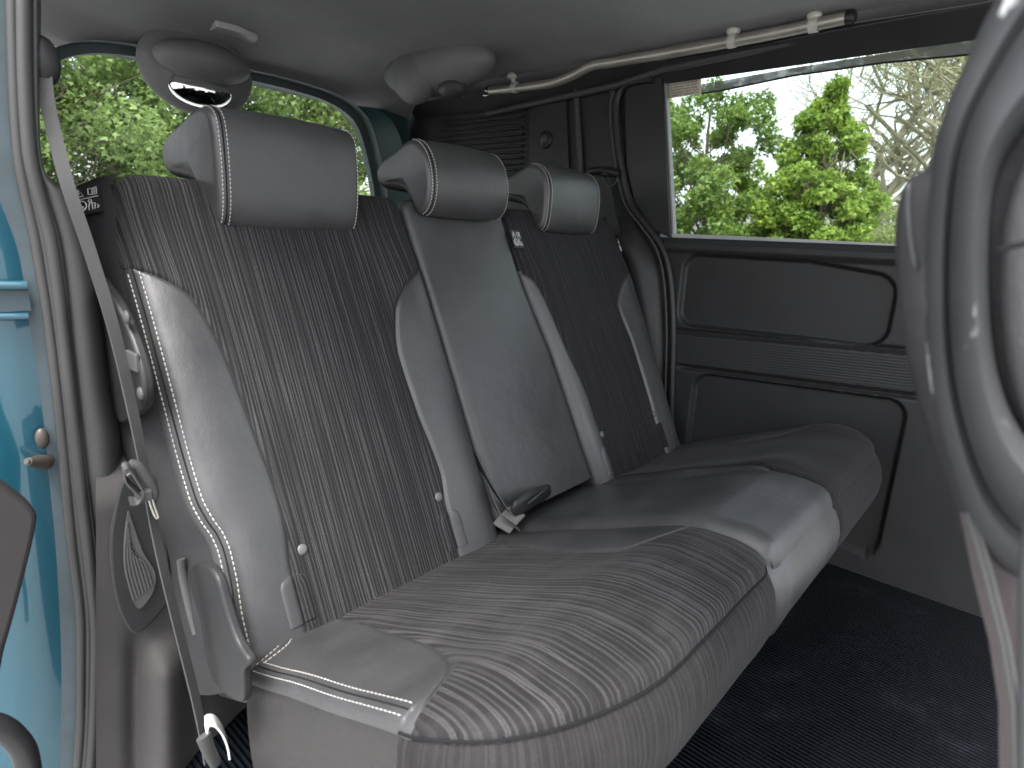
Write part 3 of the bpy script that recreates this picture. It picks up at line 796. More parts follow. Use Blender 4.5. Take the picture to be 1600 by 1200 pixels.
# ------------------------------------------------------------------ car body: near pillar, side trims, blue jamb
body = empty('car_body', (-.75, .2, FZ), 'blue car body with its dark pillar and side wall trims round the rear seats', 'car body')
def col(pxs, Y):   # a row of points on the plane y = Y
    return [at(a, b, 'y', Y) for a, b in pxs]
ysx = [-60, 60, 160, 260, 290, 330, 420, 560, 720, 820, 950, 1080, 1260]
def interp(pts, ys):
    f_ = pchip([p[1] for p in pts], [p[0] for p in pts]); return [(f_(y), y) for y in ys]
YS = list(np.linspace(-60, 1260, 67))
eBlue = interp([(-60, -60), (-45, 150), (-5, 300), (30, 400), (48, 520), (66, 640), (78, 760), (90, 900), (96, 1060), (92, 1260)], YS)
eSealL = interp([(14, -60), (18, 100), (25, 230), (52, 380), (75, 520), (93, 680), (107, 840), (122, 980), (122, 1100), (112, 1260)], YS)
eSealR = interp([(44, -60), (45, 100), (52, 230), (92, 390), (112, 560), (135, 760), (150, 880), (160, 1000), (156, 1130), (145, 1260)], YS)
eIn = interp([(62, -60), (62, 60), (60, 200), (66, 275), (105, 292), (132, 345), (154, 440), (170, 580), (192, 720), (196, 830), (202, 1000), (205, 1260)], YS)
# blue jamb: from the outer skin in to the dark strip beside the seal
def ruled(name, A, B, ya, yb, mat, parent, n=8, bulge=0, smooth=True, back=0):
    Pa = [at(a, b, 'y', ya) for a, b in A]; Pb = [at(a, b, 'y', yb) for a, b in B]; rows = []
    for p, q in zip(Pa, Pb):
        rows.append([lerp(p, q, i/n)+np.array([0, -bulge*math.sin(math.pi*i/n), 0]) for i in range(n+1)])
    m = MB(); m.grid(rows)
    if back: m.grid([[p+np.array([0, back, 0]) for p in row] for row in rows]); m.grid([[r_[0] for r_ in rows], [r_[0]+np.array([0, back, 0]) for r_ in rows]]); m.grid([[r_[-1] for r_ in rows], [r_[-1]+np.array([0, back, 0]) for r_ in rows]])
    return m.build(name, mat, parent)
eOut = [(x-150, y) for x, y in eBlue]
ruled('body_panel', eOut, eBlue, .20, .17, M_BLUE, body, 10, .012, back=.03)
M_DARKP = plastic('primer_strip', (.035, .050, .058), .5, 200, .2, .3)
ruled('jamb_strip', eBlue, eSealL, .17, .165, M_DARKP, body, 4, 0, back=.02)
# pressed steps and a bolt in the blue jamb
k = MB(); k.tube([at(-60, 446, 'y', .162), at(42, 446, 'y', .158)], .006, 8); k.tube([at(-60, 496, 'y', .162), at(44, 494, 'y', .158)], .005, 8)
k.build('jamb_rib', M_BLUE, body)
k = MB(); k.box(tuple(at(-60, 490, 'y', .166)), tuple(at(44, 452, 'y', .160))); k.build('jamb_groove', M_DARKP, body)
k = MB(); k.tube([at(72, 722, 'y', .165), at(58, 722, 'y', .15), at(44, 721, 'y', .14)], [.010, .009, .005], 12); k.tube([at(44, 721, 'y', .14), at(41, 721, 'y', .137)], .003, 10)
k.ball(at(66, 685, 'y', .16), (.008, .006, .014)); k.build('door_stop', simple('brown_metal', (.06, .05, .045), .5, .3), body)
# rubber seal: three ribs
sb = MB()
for q, rr in ((.12, .0065), (.42, .0050), (.72, .0085), (.98, .004)):
    sb.tube([lerp(at(*a, 'y', .150), at(*b, 'y', .145), q) for a, b in zip(eSealL, eSealR)], rr, 10)
sb.grid([[at(*a, 'y', .156) for a in eSealL], [at(*b, 'y', .150) for b in eSealR]])
sb.build('door_seal', M_RUB, body)
ruled('pillar_trim', eSealR, eIn, .150, .185, M_TRIM, body, 12, .020)
# the trim turns inward behind the visible edge
ruled('pillar_trim_side', eIn, [(x+2, y) for x, y in eIn], .185, .55, M_TRIMD, body, 4)
# wheel arch trim below: carpet-covered, with a hollow and a bump
def arch(px, py):
    y = .115
    y -= .050*math.exp(-(((px-262)/38)**2)) * sst(980, 1060, py)          # upright bulge
    y += .02*math.exp(-(((px-214)/16)**2)) * sst(960, 1040, py)
    y += .03*sst(330, 400, px) + .30*sst(800, 520, py)
    y -= .05*sst(205, 160, px)*0
    return at(px, py, 'y', y)
rows = [[arch(px, py) for px in np.linspace(150, 440, 60)] for py in np.linspace(480, 1290, 110)]
k = MB(); k.grid(rows); k.build('wheel_arch_trim', M_CARPET, body)
# dark oval pocket with a ribbed insert
pk = MB()
ov = spline([at(a, b, 'y', .105) for a, b in ((196, 740), (178, 790), (170, 850), (176, 920), (192, 970), (212, 988), (240, 965), (262, 930), (262, 860), (250, 790), (235, 740))], 5, True)
pk.prism(ov, (0, -1, 0), .006); pocket = pk.build('pocket_frame', M_TRIMDD, body, bevel=.003)
ov = spline([at(a, b, 'y', .097) for a, b in ((199, 800), (193, 850), (197, 900), (208, 938), (217, 950), (232, 935), (242, 912), (240, 890), (222, 860), (205, 812))], 5, True)
pk = MB(); pk.prism(ov, (0, -1, 0), .002); pk.build('pocket_grille', M_TRIM, pocket, smooth=False)
pk = MB()
for i in range(7):
    pk.tube(spline([at(lerp(199, 205, i/6), 815+i*8, 'y', .094), at(lerp(195, 226, i/6), 880, 'y', .094), at(lerp(209, 238, i/6), lerp(938, 915, i/6), 'y', .094)], 6), .0014, 6)
pk.build('pocket_rib', M_TRIM, pocket)
# near side roof rail trim closing the gap between pillar and ceiling
k = MB(); k.grid([[(-.70-.035*q, y, 1.40+.01*q-.05*q*q) for q in np.linspace(0, 1, 6)] for y in np.linspace(-.9, 1.3, 10)]); k.build('roof_side_trim', M_TRIM, body)

# near side quarter trim and window-less wall behind the seat, seen only in slivers
k = MB(); k.box((-.80, .30, .05), (-.745, 1.36, .93)); k.build('side_wall', M_TRIMD, body, bevel=.01)

k = MB(); k.box((-.875, .215, -.10), (-.812, 1.40, .95)); k.build('outer_quarter_panel', M_BLUE, body, bevel=.02)
# far side quarter trim: wall x = .74 behind the far door
def quad_wall(name, poly, x, th, mat, parent, bev=.006, sm=True):
    k = MB(); k.prism([at(a, b, 'x', x) for a, b in poly], (1, 0, 0), th); return k.build(name, mat, parent, bevel=bev, smooth=sm)
fw = MB(); fw.prism([(.743, .09, FZ), (.743, .09, .80), (.743, .14, .96), (.743, .19, 1.50), (.743, 1.38, 1.50), (.743, 1.38, FZ)], (1, 0, 0), .05)
fw.build('quarter_wall', M_TRIMD, body, smooth=False)
# upper trim with the louvred grille
lv = MB()
for i in range(13):
    z = lerp(1.355, 1.12, i/12); lv.tube([(.730, .70, z), (.730, 1.14, z+.004)], .0048, 8, sx=1.0)
lv.build('louvre', M_TRIMD, body)
k = MB(); k.prism([at(a, b, 'x', .731) for a, b in ((826, 150), (828, 300), (890, 300), (884, 142))], (1, 0, 0), .01); k.build('trim_strip', M_TRIMD, body, bevel=.003)
k = MB()
for a, b, c_, d_, r_ in ((900, 140, 912, 330, .010), (958, 134, 972, 262, .013)):
    k.tube([at(a, b, 'x', .735), at((a+c_)/2, (b+d_)/2, 'x', .733), at(c_, d_, 'x', .735)], r_, 10)
k.build('trim_rib', M_TRIM, body)
# round speaker / lamp
c0 = at(850, 218, 'x', .722)
k = MB(); k.ball(c0+np.array([.008, 0, 0]), (.030, .030, .010), 28, 12, axis=(1, 0, 0)); spk = k.build('socket_ring', M_TRIMDD, body)
k = MB()
for rr in (.036, .048, .058):
    k.tube([c0+np.array([.012, rr*math.cos(a), rr*1.15*math.sin(a)]) for a in np.linspace(.1, math.pi-.1, 18)], .0022, 8)
k.build('socket_step', M_TRIMD, spk)
k = MB(); k.ball(c0-np.array([.002, 0, 0]), (.018, .018, .008), 20, 10, axis=(1, 0, 0)); k.build('socket_cap', M_TRIM, spk)
# far pillar with door seal
P1 = spline([at(a, b, 'x', .725) for a, b in ((1022, 124), (985, 130), (966, 150), (964, 190), (972, 260), (986, 318), (1010, 352), (1036, 390), (1048, 440), (1052, 520), (1050, 600), (1048, 680))], 7)
k = MB(); k.tube(P1, .011, 12, sx=1.0); k.build('door_seal', M_TRIMDD, body)
P2_ = [p+np.array([-.004, .020, 0]) for p in P1[12:]]
k = MB(); k.tube(P2_, .004, 8); k.build('seal_lip', M_TRIM, body)
P3 = spline([at(a, b, 'x', .735) for a, b in ((1044, 395), (1050, 440), (1049, 520), (1046, 600))], 8)
k = MB(); k.tube(P3, .0022, 8); k.build('edge_strip', M_CHROME, body)
# pillar lower trim: rounded dark column behind the far seat
k = MB(); rows = []
for z in np.linspace(FZ, 1.0, 30):
    yc = pchip([0, .42, .83, .95, 1.0], [.06, .06, .115, .19, .24])(z); rows.append([(.735-.045*math.sin(math.pi*q)**.6*sst(1.0, .93, z), yc+.14*q, z) for q in np.linspace(0, 1, 14)])
k.grid(rows); k.build('pillar_trim', M_TRIMD, body)

# far seat belt
fb_ = empty('seat_belt', at(945, 275, 'x', .71), 'dark seat belt hanging from its guide beside the far rear headrest', 'seat belt')
k = MB(); a = at(925, 268, 'x', .715); b = at(968, 272, 'x', .715); k.tube([a+np.array([0, 0, .0]), (a+b)/2+np.array([-.01, 0, .006]), b], .013, 12, sx=1.3); k.ball(at(945, 272, 'x', .700), (.010, .014, .008)); k.build('belt_guide', M_TRIMDD, fb_)
k = MB(); k.tube(spline([at(a, b, 'x', .705) for a, b in ((938, 268), (950, 290), (962, 285), (965, 272))], 5), .0016, 6); k.build('guide_loop', M_TRIM, fb_)
ribbon([at(945, 280, 'x', .712), at(952, 320, 'x', .705), at(962, 368, 'x', .69)], .036, .001, (0, 1, 0)).build('webbing', M_TRIMD, fb_)

# ------------------------------------------------------------------ far sliding door
door = empty('sliding_door', (.76, -.25, FZ), 'closed far sliding door with black moulded panel below a clear window', 'car door')
def dpt(y, z, o_): return np.array([.752+o_, y, z])
def dpanel():
    """inner panel as a relief: recesses and a raised ribbed band"""
    P = []; UV = []
    ys = np.linspace(.13, -.95, 460); zs = np.concatenate([np.linspace(FZ-.02, .30, 16)[:-1], np.linspace(.30, .944, 300)])
    def rr(y, z, y0, y1, z0f, z1f, R=.03, s=.010):
        z0, z1 = z0f(y), z1f(y)
        dy = min(y1-y, y-y0); dz = min(z1-z, z-z0)
        a, b = max(0, R-dy), max(0, R-dz); e = R-math.hypot(a, b) if (a > 0 and b > 0) else min(dy, dz)
        return sst(-s/2, s/2, e)
    for z in zs:
        row = []
        for y in ys:
            o_ = -.020
            # upper recess
            o_ += .018*rr(y, z, -.505, .045, lambda y: .690-.05*y*.5, lambda y: .897+(.0 if y > -.3 else (y+.3)*.12), .045, .012)
            # grooves along the band
            g1 = .672-.055*y; g2 = .562-.055*y
            o_ += .010*math.exp(-((z-g1)/.006)**2)*sst(.08, .03, y)
            o_ += .010*math.exp(-((z-g2)/.006)**2)*sst(.05, .0, y)
            if g2+.012 < z < g1-.010: o_ -= .006
            if g2+.02 < z < g1-.018: o_ += .0006*math.sin((z-g2)*2*math.pi/.0072)
            o_ += .018*rr(y, z, -.575, -.03, lambda y: .16, lambda y: .548-.055*y, .045, .012)
            o_ -= .012*rr(y, z, -.95, .12, lambda y: .905, lambda y: .935, .01, .02)
            row.append(dpt(y, z, o_))
        P.append(row)
    m = MB(); m.grid(P); 
    ring_ = [dpt(.13, FZ-.02, -.02), dpt(.13, .944, -.02), dpt(.13, .944, .03), dpt(.13, FZ-.02, .03)]
    m.add(ring_, [(0, 1, 2, 3)])
    return m.build('inner_panel', M_TRIMD, door)
dpanel()
k = MB(); k.grid([[dpt(y, z, .035) for y in (.13, -.95)] for z in (FZ-.3, .944)]); k.build('outer_panel', M_BLUE, door, smooth=False)
# window frame: rear upright, head and sill, set round the opening
def slab(pxpoly, x, th, mat, name, parent, bev=.003):
    k = MB(); k.prism([at(a, b, 'x', x) for a, b in pxpoly], (1, 0, 0), th); return k.build(name, mat, parent, bevel=bev)
slab(((975, 124), (1034, 112), (1048, 372), (1020, 360), (992, 322), (978, 260)), .728, .014, M_TRIMDD, 'frame_upright', door)
slab(((1000, 128), (1034, 117), (1120, 102), (1240, 82), (1380, 60), (1530, 38), (1660, 20), (1650, -22), (1530, 4), (1300, 40), (1130, 72), (1040, 92), (1000, 108)), .737, .03, M_TRIMDD, 'frame_head', door)
slab(((1034, 130), (1040, 129), (1053, 368), (1047, 372)), .738, .02, simple('grey_rubber', (.20, .20, .20), .5), 'glass_channel', door, .001)
slab(((1040, 366), (1055, 365), (1200, 371), (1400, 381), (1600, 390), (1600, 397), (1400, 388), (1200, 378), (1040, 373)), .736, .02, simple('pale_strip', (.30, .31, .31), .4), 'sill_strip', door, .001)
k = MB(); k.prism([(.766, y, z) for y, z in ((.20, .94), (.20, 1.42), (-.95, 1.42), (-.95, .94))], (1, 0, 0), .004); k.build('window_glass', M_GLASS, door, smooth=False)
vis = slab(((1096, 132), (1240, 106), (1380, 84), (1530, 60), (1660, 40), (1660, 60), (1530, 84), (1380, 98), (1240, 118), (1130, 142), (1096, 146)), .790, .003, None or simple('tmp', (.2, .2, .2)), 'rain_visor', door, .0)
mv, nv_, bv, Lv = newmat('smoked_visor')
bv.inputs['Base Color'].default_value = (.30, .28, .27, 1); bv.inputs['Roughness'].default_value = .3
trv = nv_.nodes.new('ShaderNodeBsdfTransparent'); mxv = nv_.nodes.new('ShaderNodeMixShader'); mxv.inputs[0].default_value = .45
nzv = noise(nv_, mapping(nv_, pos(nv_), (1, 1, 2)), 22, 4).outputs[0]
Lv(ramp(nv_, nzv, [(.40, .12), (.6, .42)]), mxv.inputs[0]); Lv(trv.outputs[0], mxv.inputs[2]); Lv(bv.outputs[0], mxv.inputs[1]); Lv(mxv.outputs[0], nv_.nodes['Material Output'].inputs[0])
vis.data.materials[0] = mv
k = MB(); k.tube([at(a, b, 'x', .79) for a, b in ((1096, 146), (1130, 141), (1240, 118), (1380, 98), (1530, 84))], .0025, 6); k.build('visor_edge', M_TRIMDD, door)
# instruction sticker in the upper rear corner
def stp(u, v, lift=0):     # u to the right, v down over the sticker
    q = lerp(lerp(at(1043, 124, 'x', .762), at(1095, 116, 'x', .762), u), lerp(at(1046, 154, 'x', .762), at(1096, 146, 'x', .762), u), v); return q-np.array([lift, 0, 0])
k = MB(); k.prism([stp(0, 0), stp(1, 0), stp(1, 1), stp(0, 1)], (1, 0, 0), .001); stk = k.build('sticker', M_PAPER, door, smooth=False)
k = MB(); rs = random.Random(3)
for r_, (v0, v1) in enumerate(((.06, .22), (.30, .38), (.44, .52), (.58, .66), (.72, .80), (.86, .93))):
    u = .05 if r_ else .04
    while u < (.62 if r_ == 0 else rs.uniform(.86, .95)):
        w = (.06 if r_ == 0 else rs.uniform(.018, .032)); q = [stp(u, v0, .0006), stp(u+w, v0, .0006), stp(u+w, v1, .0006), stp(u, v1, .0006)]
        # a character: strokes
        a_ = stp(u, v0+.01, .0006); 
        k.tube([stp(u, lerp(v0, v1, .1), .0006), stp(u+w, lerp(v0, v1, .1), .0006)], .0005 if r_ else .0008, 4)
        if rs.random() < .7: k.tube([stp(u+w*.5, v0, .0006), stp(u+w*rs.uniform(.3, .7), v1, .0006)], .0005 if r_ else .0008, 4)
        if rs.random() < .7: k.tube([stp(u, lerp(v0, v1, .75), .0006), stp(u+w, lerp(v0, v1, .7), .0006)], .0005 if r_ else .0008, 4)
        u += w*1.45
k.build('printed_text', M_BLACK, stk)

# open near sliding door: its dark front edge just shows at the far left
nd = MB()
out = spline([at(a, b, 'y', .05) for a, b in ((-160, 700), (-20, 745), (30, 775), (56, 800), (57, 826), (40, 900), (10, 1010), (-20, 1090), (-160, 1150))], 6, True)
nd.prism(out, (0, 1, 0), .03)
ndo = empty('sliding_door', at(0, 900, 'y', .06), 'dark edge of the open near sliding door in front of the blue paint', 'car door')
nd.build('edge_trim', plastic('warm_trim', (.020, .018, .018), .6), ndo, bevel=.006)
nd = MB(); nd.tube(spline([at(a, b, 'y', -.02) for a, b in ((-90, 1120), (-10, 1132), (20, 1150), (40, 1180), (48, 1230))], 6), .012, 12); nd.build('lower_arm', M_TRIMDD, ndo)

# ------------------------------------------------------------------ tailgate
TY = 1.33
tail = empty('tailgate', (0, TY, .6), 'tailgate with wide tinted rear window behind the rear seats', 'tailgate')
op = [at(a, b, 'y', TY) for a, b in ((62, 64), (140, 77), (240, 95), (380, 123), (450, 139), (510, 158), (545, 180), (562, 205), (575, 250), (585, 300), (590, 350))]
op = [np.array(p) for p in op]; xr_ = op[-1][0]
right = spline(op[3:], 5)
left = [np.array([-q[0]-.0, TY, q[2]]) for q in reversed(right)]
arc = left + [np.array([lerp(left[-1][0], right[0][0], q), TY, lerp(left[-1][2], right[0][2], q)]) for q in (.25, .5, .75)] + list(right)
zb_ = .93
arc = [np.array([arc[0][0]-.0, TY, zb_])] + arc + [np.array([arc[-1][0]+.02, TY, zb_])]
def scaled(pts, ox, oz):
    c_ = np.array([0, TY, 1.15]); return [c_+(p-c_)*np.array([ox, 1, oz]) for p in pts]
o1 = scaled(arc, 1.05, 1.09); o1[0][2] = zb_; o1[-1][2] = zb_
k = MB(); k.grid([arc, o1]); k.grid([[p+np.array([0, .03, 0]) for p in arc], [p+np.array([0, .03, 0]) for p in o1]]); k.grid([arc, [p+np.array([0, .03, 0]) for p in arc]]); k.grid([o1, [p-np.array([0, .05, 0]) for p in o1]])
k.build('window_frame', plastic('frame_grey', (.045, .060, .065), .5), tail)
o2 = scaled(o1, 1.22, 1.0); o2 = [np.array([p[0], TY-.04, p[2]]) for p in o2]; o1b = [p-np.array([0, .01, 0]) for p in o1]
o2 = [np.array([p[0]*1.0, TY-.06, p[2]+.0]) for p in o2]; sel = [i for i in range(len(o1b)) if o1b[i][0] > .42]; o1b = [o1b[i] for i in sel]; o2 = [o2[i] for i in sel]
k = MB(); k.grid([o1b, o2]); k.build('body_flange', simple('teal_paint', (.03, .075, .08), .4), tail)
k = MB(); k.prism(arc, (0, 1, 0), .004); k.v = [(p[0], p[1]+.01, p[2]) for p in k.v]; k.build('window_glass', M_GLASSR, tail, smooth=False)
k = MB()
for i in range(9):
    z = .97+i*.035; k.tube([(-.55, TY+.008, z), (.55, TY+.008, z)], .0004, 5)
k.build('heating_wire', simple('heater', (.05, .03, .02), .7), tail)
k = MB(); k.box((-.72, TY-.02, .12), (.72, TY+.05, .93)); k.build('lower_panel', M_TRIMD, tail, bevel=.01)
k = MB(); k.box((.585, TY+.005, .93), (.76, TY+.03, 1.52)); k.build('side_panel', simple('teal_side', (.02, .04, .042), .4), tail)
k = MB(); k.box((-.76, TY+.005, .93), (-.60, TY+.03, 1.52)); k.build('side_panel', M_TRIM, tail)
k = MB(); k.box((-.75, TY+.035, 1.405), (.75, TY+.10, 1.53)); k.build('upper_panel', M_TRIM, tail, bevel=.01)

# round convex mirror under the rear edge of the ceiling
c0 = at(313, 110, 'y', 1.24)
mir = empty('convex_mirror', c0, 'round convex mirror in a dark housing hanging at the top of the rear window', 'mirror')
k = MB(); k.ball(c0+np.array([0, .02, .0]), (.165, .055, .125), 44, 24); k.build('housing', M_HOUS, mir)
c1 = at(313, 143, 'y', 1.225)
m_, n_, b_, L_ = newmat('mirror'); b_.inputs['Base Color'].default_value = (.8, .8, .8, 1); b_.inputs['Metallic'].default_value = 1; b_.inputs['Roughness'].default_value = .04
k = MB(); k.ball(c1+np.array([.0, .0, .004]), (.092, .052, .050), 40, 18); k.build('mirror_glass', m_, mir)
k = MB(); k.ball(at(318, 98, 'y', 1.20), (.135, .07, .055), 36, 18); k.build('hood', M_HOUS, mir)

# ceiling lamp lens
lp_ = empty('ceiling_lamp', at(362, 60, 'z', 1.46), 'small pale lamp lens set in the ceiling above the near headrest', 'ceiling lamp')
poly = [at(a, b, 'z', 1.469) for a, b in ((322, 52), (337, 41), (372, 50), (404, 62), (390, 76), (356, 68))]
k = MB(); k.prism(poly, (0, 0, 1), .03); k.build('lens', simple('lens', (.33, .33, .33), .35), lp_, bevel=.004)

# centre belt housing on the ceiling
hz = empty('belt_reel_housing', at(690, 120, 'z', 1.45), 'rounded grey belt reel housing on the ceiling above the middle headrest', 'belt housing')
def hpt(px, py, d): 
    v = ray(px, py); return CAM + v/np.linalg.norm(v)*d
H1 = []
yy = 1.12
k = MB(); c_ = at(682, 112, 'y', .90); k.ball(c_+np.array([0, 0, .01]), (.098, .26, .085), 32, 18); k.build('cover', M_HOUS, hz)
k = MB(); c_ = at(650, 118, 'y', .95); k.ball(c_, (.062, .10, .090), 28, 16); k.build('cover_lobe', M_HOUS, hz)
k = MB(); k.ball(at(706, 138, 'y', .80), (.040, .055, .030), 20, 12); k.build('reel_slot', M_TRIM, hz)
k = MB(); k.tube(spline([at(a, b, 'y', .79) for a, b in ((718, 133), (714, 142), (716, 150), (726, 153))], 5), .0022, 8); k.build('metal_clip', M_CHROME, hz)

# silver rail along the far roof edge with clear holders
RX = .695
rail = empty('roof_rail', at(1050, 80, 'x', RX), 'long bent silver pole held along the far roof edge above the side window', 'rail')
rp_ = spline([at(a, b, 'x', RX) for a, b in ((766, 142), (820, 136), (862, 130), (895, 118), (925, 103), (960, 97), (1050, 82), (1180, 58), (1322, 28))], 6)
k = MB(); k.tube(rp_, [lerp(.0135, .0145, i/(len(rp_)-1)) for i in range(len(rp_))], 18); k.build('pole', M_SILVER, rail)
k = MB(); e0 = at(1322, 28, 'x', RX); e1 = at(1338, 25, 'x', RX); k.tube([e0, lerp(e0, e1, .7), e1], [.0155, .0155, .009], 16); k.build('end_cap', M_TRIMDD, rail)
k = MB(); k.tube([at(766, 142, 'x', RX), at(763, 140, 'x', RX)], .015, 12); k.tube(spline([at(a, b, 'x', RX) for a, b in ((766, 138), (764, 148), (755, 149))], 4), .003, 8); k.build('end_hook', M_CHROME, rail)
for (px, py), (qx, qy) in (((1145, 64), (1147, 40)), ((1272, 39), (1274, 15)), ((805, 137), (800, 119))):
    k = MB(); c_ = at(px, py, 'x', RX); tdir = np.array([0, -1, .0])
    k.tube([c_+np.array([0, -.010, 0]), c_+np.array([0, .010, 0])], .0175, 18)
    h = k.build('holder_ring', M_CLEAR, rail)
    k = MB(); c2 = at(qx, qy, 'x', RX+.0); c2[2] = min(c2[2], ceil_z(c2[0], c2[1])-.004)
    k.ball(c2, (.018, .018, .012), 18, 10); k.tube([c2, c_], .008, 10); k.build('suction_cup', M_CLEAR, rail)
# seam between ceiling and far roof trim
k = MB(); k.tube([at(a, b, 'x', .715) for a, b in ((760, 178), (960, 134), (1040, 108), (1240, 66), (1540, 12), (1640, -5))], .010, 10); k.build('roof_side_trim', M_TRIM, body)
k = MB(); k.grid([[(.70, y, 1.425) for y in (1.3, -1.5)], [(.742, y, 1.375) for y in (1.3, -1.5)], [(.75, y, 1.53) for y in (1.3, -1.5)]]); k.build('roof_side_panel', M_TRIMD, body)

# ------------------------------------------------------------------ front seat in the right foreground
fs = empty('front_seat', (-.45, -.95, FZ), 'grey front seat back at the right edge, hard plastic rear shell with scuffs', 'car seat')
XF = -.60
def fpt(px, py, x=XF): return at(px, py, 'x', x)
# upholstered backrest (silhouette on the left of the shell)
uph = spline([fpt(a, b) for a, b in ((1610, -120), (1560, -20), (1528, 60), (1496, 130), (1462, 200), (1447, 255), (1415, 278), (1398, 320), (1394, 400), (1403, 500), (1417, 580), (1440, 665), (1475, 770), (1510, 870), (1542, 970), (1560, 1060), (1562, 1200), (1565, 1300))], 5)
def loft_inward(line, offs, mat, name, parent):
    """line in the side plane, rounded over inward (+x) and forward"""
    rows = []
    for ox, of in offs: rows.append([p+np.array([ox, of, 0]) for p in line])
    k = MB(); k.grid(rows); return k.build(name, mat, parent)
offs = [(-.012, -.20), (-.012, -.050), (-.010, -.030), (-.006, -.014), (0, -.004), (.008, 0), (.03, .002), (.12, .002), (.30, .0)]
M_UPH = leather('front_leather', (.026, .025, .027), .5, .2, 700)
loft_inward(uph, offs, M_UPH, 'backrest', fs)
# hard shell ring
ringo = spline([fpt(a, b, XF-.02) for a, b in ((1700, -190), (1600, -90), (1546, -5), (1502, 92), (1462, 195), (1446, 300), (1440, 420), (1441, 540), (1452, 640), (1478, 745), (1512, 838), (1566, 905), (1680, 960))], 6)
ringi = spline([fpt(a, b, XF-.045) for a, b in ((1790, 20), (1700, 80), (1625, 150), (1572, 215), (1545, 290), (1536, 400), (1541, 520), (1558, 615), (1592, 690), (1650, 745), (1740, 790))], 6)
n_ = 60
def resamp(pts, n):
    pts = [np.array(p) for p in pts]; d_ = [0]
    for a, b in zip(pts, pts[1:]): d_.append(d_[-1]+np.linalg.norm(b-a))
    out_ = []
    for i_ in range(n):
        t_ = d_[-1]*i_/(n-1); k_ = min(len(pts)-2, max(0, int(np.searchsorted(d_, t_))-1)); out_.append(lerp(pts[k_], pts[k_+1], (t_-d_[k_])/(d_[k_+1]-d_[k_])))
    return out_
ringo = resamp(ringo, n_); ringi = resamp(ringi, n_)
rows = []
for q, dx in ((0, .03), (0, .012), (.06, .002), (.2, -.004), (.38, -.003), (.45, .004), (.5, .0), (.7, -.006), (.88, -.004), (.96, .004), (1.0, .016), (1.0, .045)):
    rows.append([lerp(a, b, q)+np.array([dx, 0, 0]) for a, b in zip(ringo, ringi)])
k = MB(); k.grid(rows); k.build('plastic_shell', M_SHELL, fs)
# recess and inner pad
rec_ = [p+np.array([.055, 0, 0]) for p in ringi]
k = MB(); k.grid([[p+np.array([.03, 0, 0]) for p in ringi], rec_, [p+np.array([.06, -.35, 0]) for p in ringi]]); k.build('recess', plastic('recess_dark', (.02, .03, .032), .5), fs)
pad = spline([fpt(a, b, XF-.03) for a, b in ((1740, 120), (1660, 180), (1606, 240), (1574, 310), (1560, 400), (1562, 510), (1578, 600), (1610, 675), (1700, 750))], 6)
rows = []
for q, dx in ((0, .02), (0, .006), (.004, .0), (.012, -.004), (.04, -.008), (.12, -.012), (.30, -.012)):
    rows.append([p+np.array([dx, -q*1.0, 0]) for p in pad])
k = MB(); k.grid(rows); k.build('inner_pad', leather('pale_leather', (.085, .085, .089), .5, .15, 600), fs)
sp_ = [p for p in spline([fpt(a, b, XF-.046) for a, b in ((1560, 392), (1585, 384), (1640, 372))], 5)]
k = MB(); k.tube(sp_, .0012, 6); k.build('pad_crease', M_SEAM, fs)
# thin grey tube standing in for the highlight along the backrest side crease
k = MB(); k.tube(spline([fpt(a, b, XF-.012) for a, b in ((1420, 285), (1419, 330), (1424, 380), (1432, 425))], 5), [.0004]+[.0016]*14+[.0004], 8); k.build('crease_highlight', M_SHELL, fs)
# lower backrest side, pinkish grey, with its seams
low = [fpt(a, b, XF-.016) for a, b in ((1500, 800), (1520, 900), (1545, 1000), (1560, 1100), (1562, 1300))]
k = MB(); k.grid([[p for p in low], [p+np.array([-.008, -.03, 0]) for p in low], [p+np.array([-.010, -.16, 0]) for p in low]]); k.build('side_panel', leather('side_mauve', (.045, .036, .038), .6, .2, 700), fs)
k = MB()
for dx in (28, 42): k.tube([fpt(a+dx*.7, b, XF-.026) for a, b in ((1492, 800), (1520, 900), (1545, 1000), (1562, 1100), (1566, 1250))], .0012, 6)
k.build('side_seam', M_TRIM, fs)
# edge of the front pillar at the very right border
k = MB(); k.tube([at(1618, 780, 'x', -.72), at(1608, 900, 'x', -.72), at(1604, 1260, 'x', -.72)], .0026, 12); k.build('front_door_seal', M_SHELL, body)

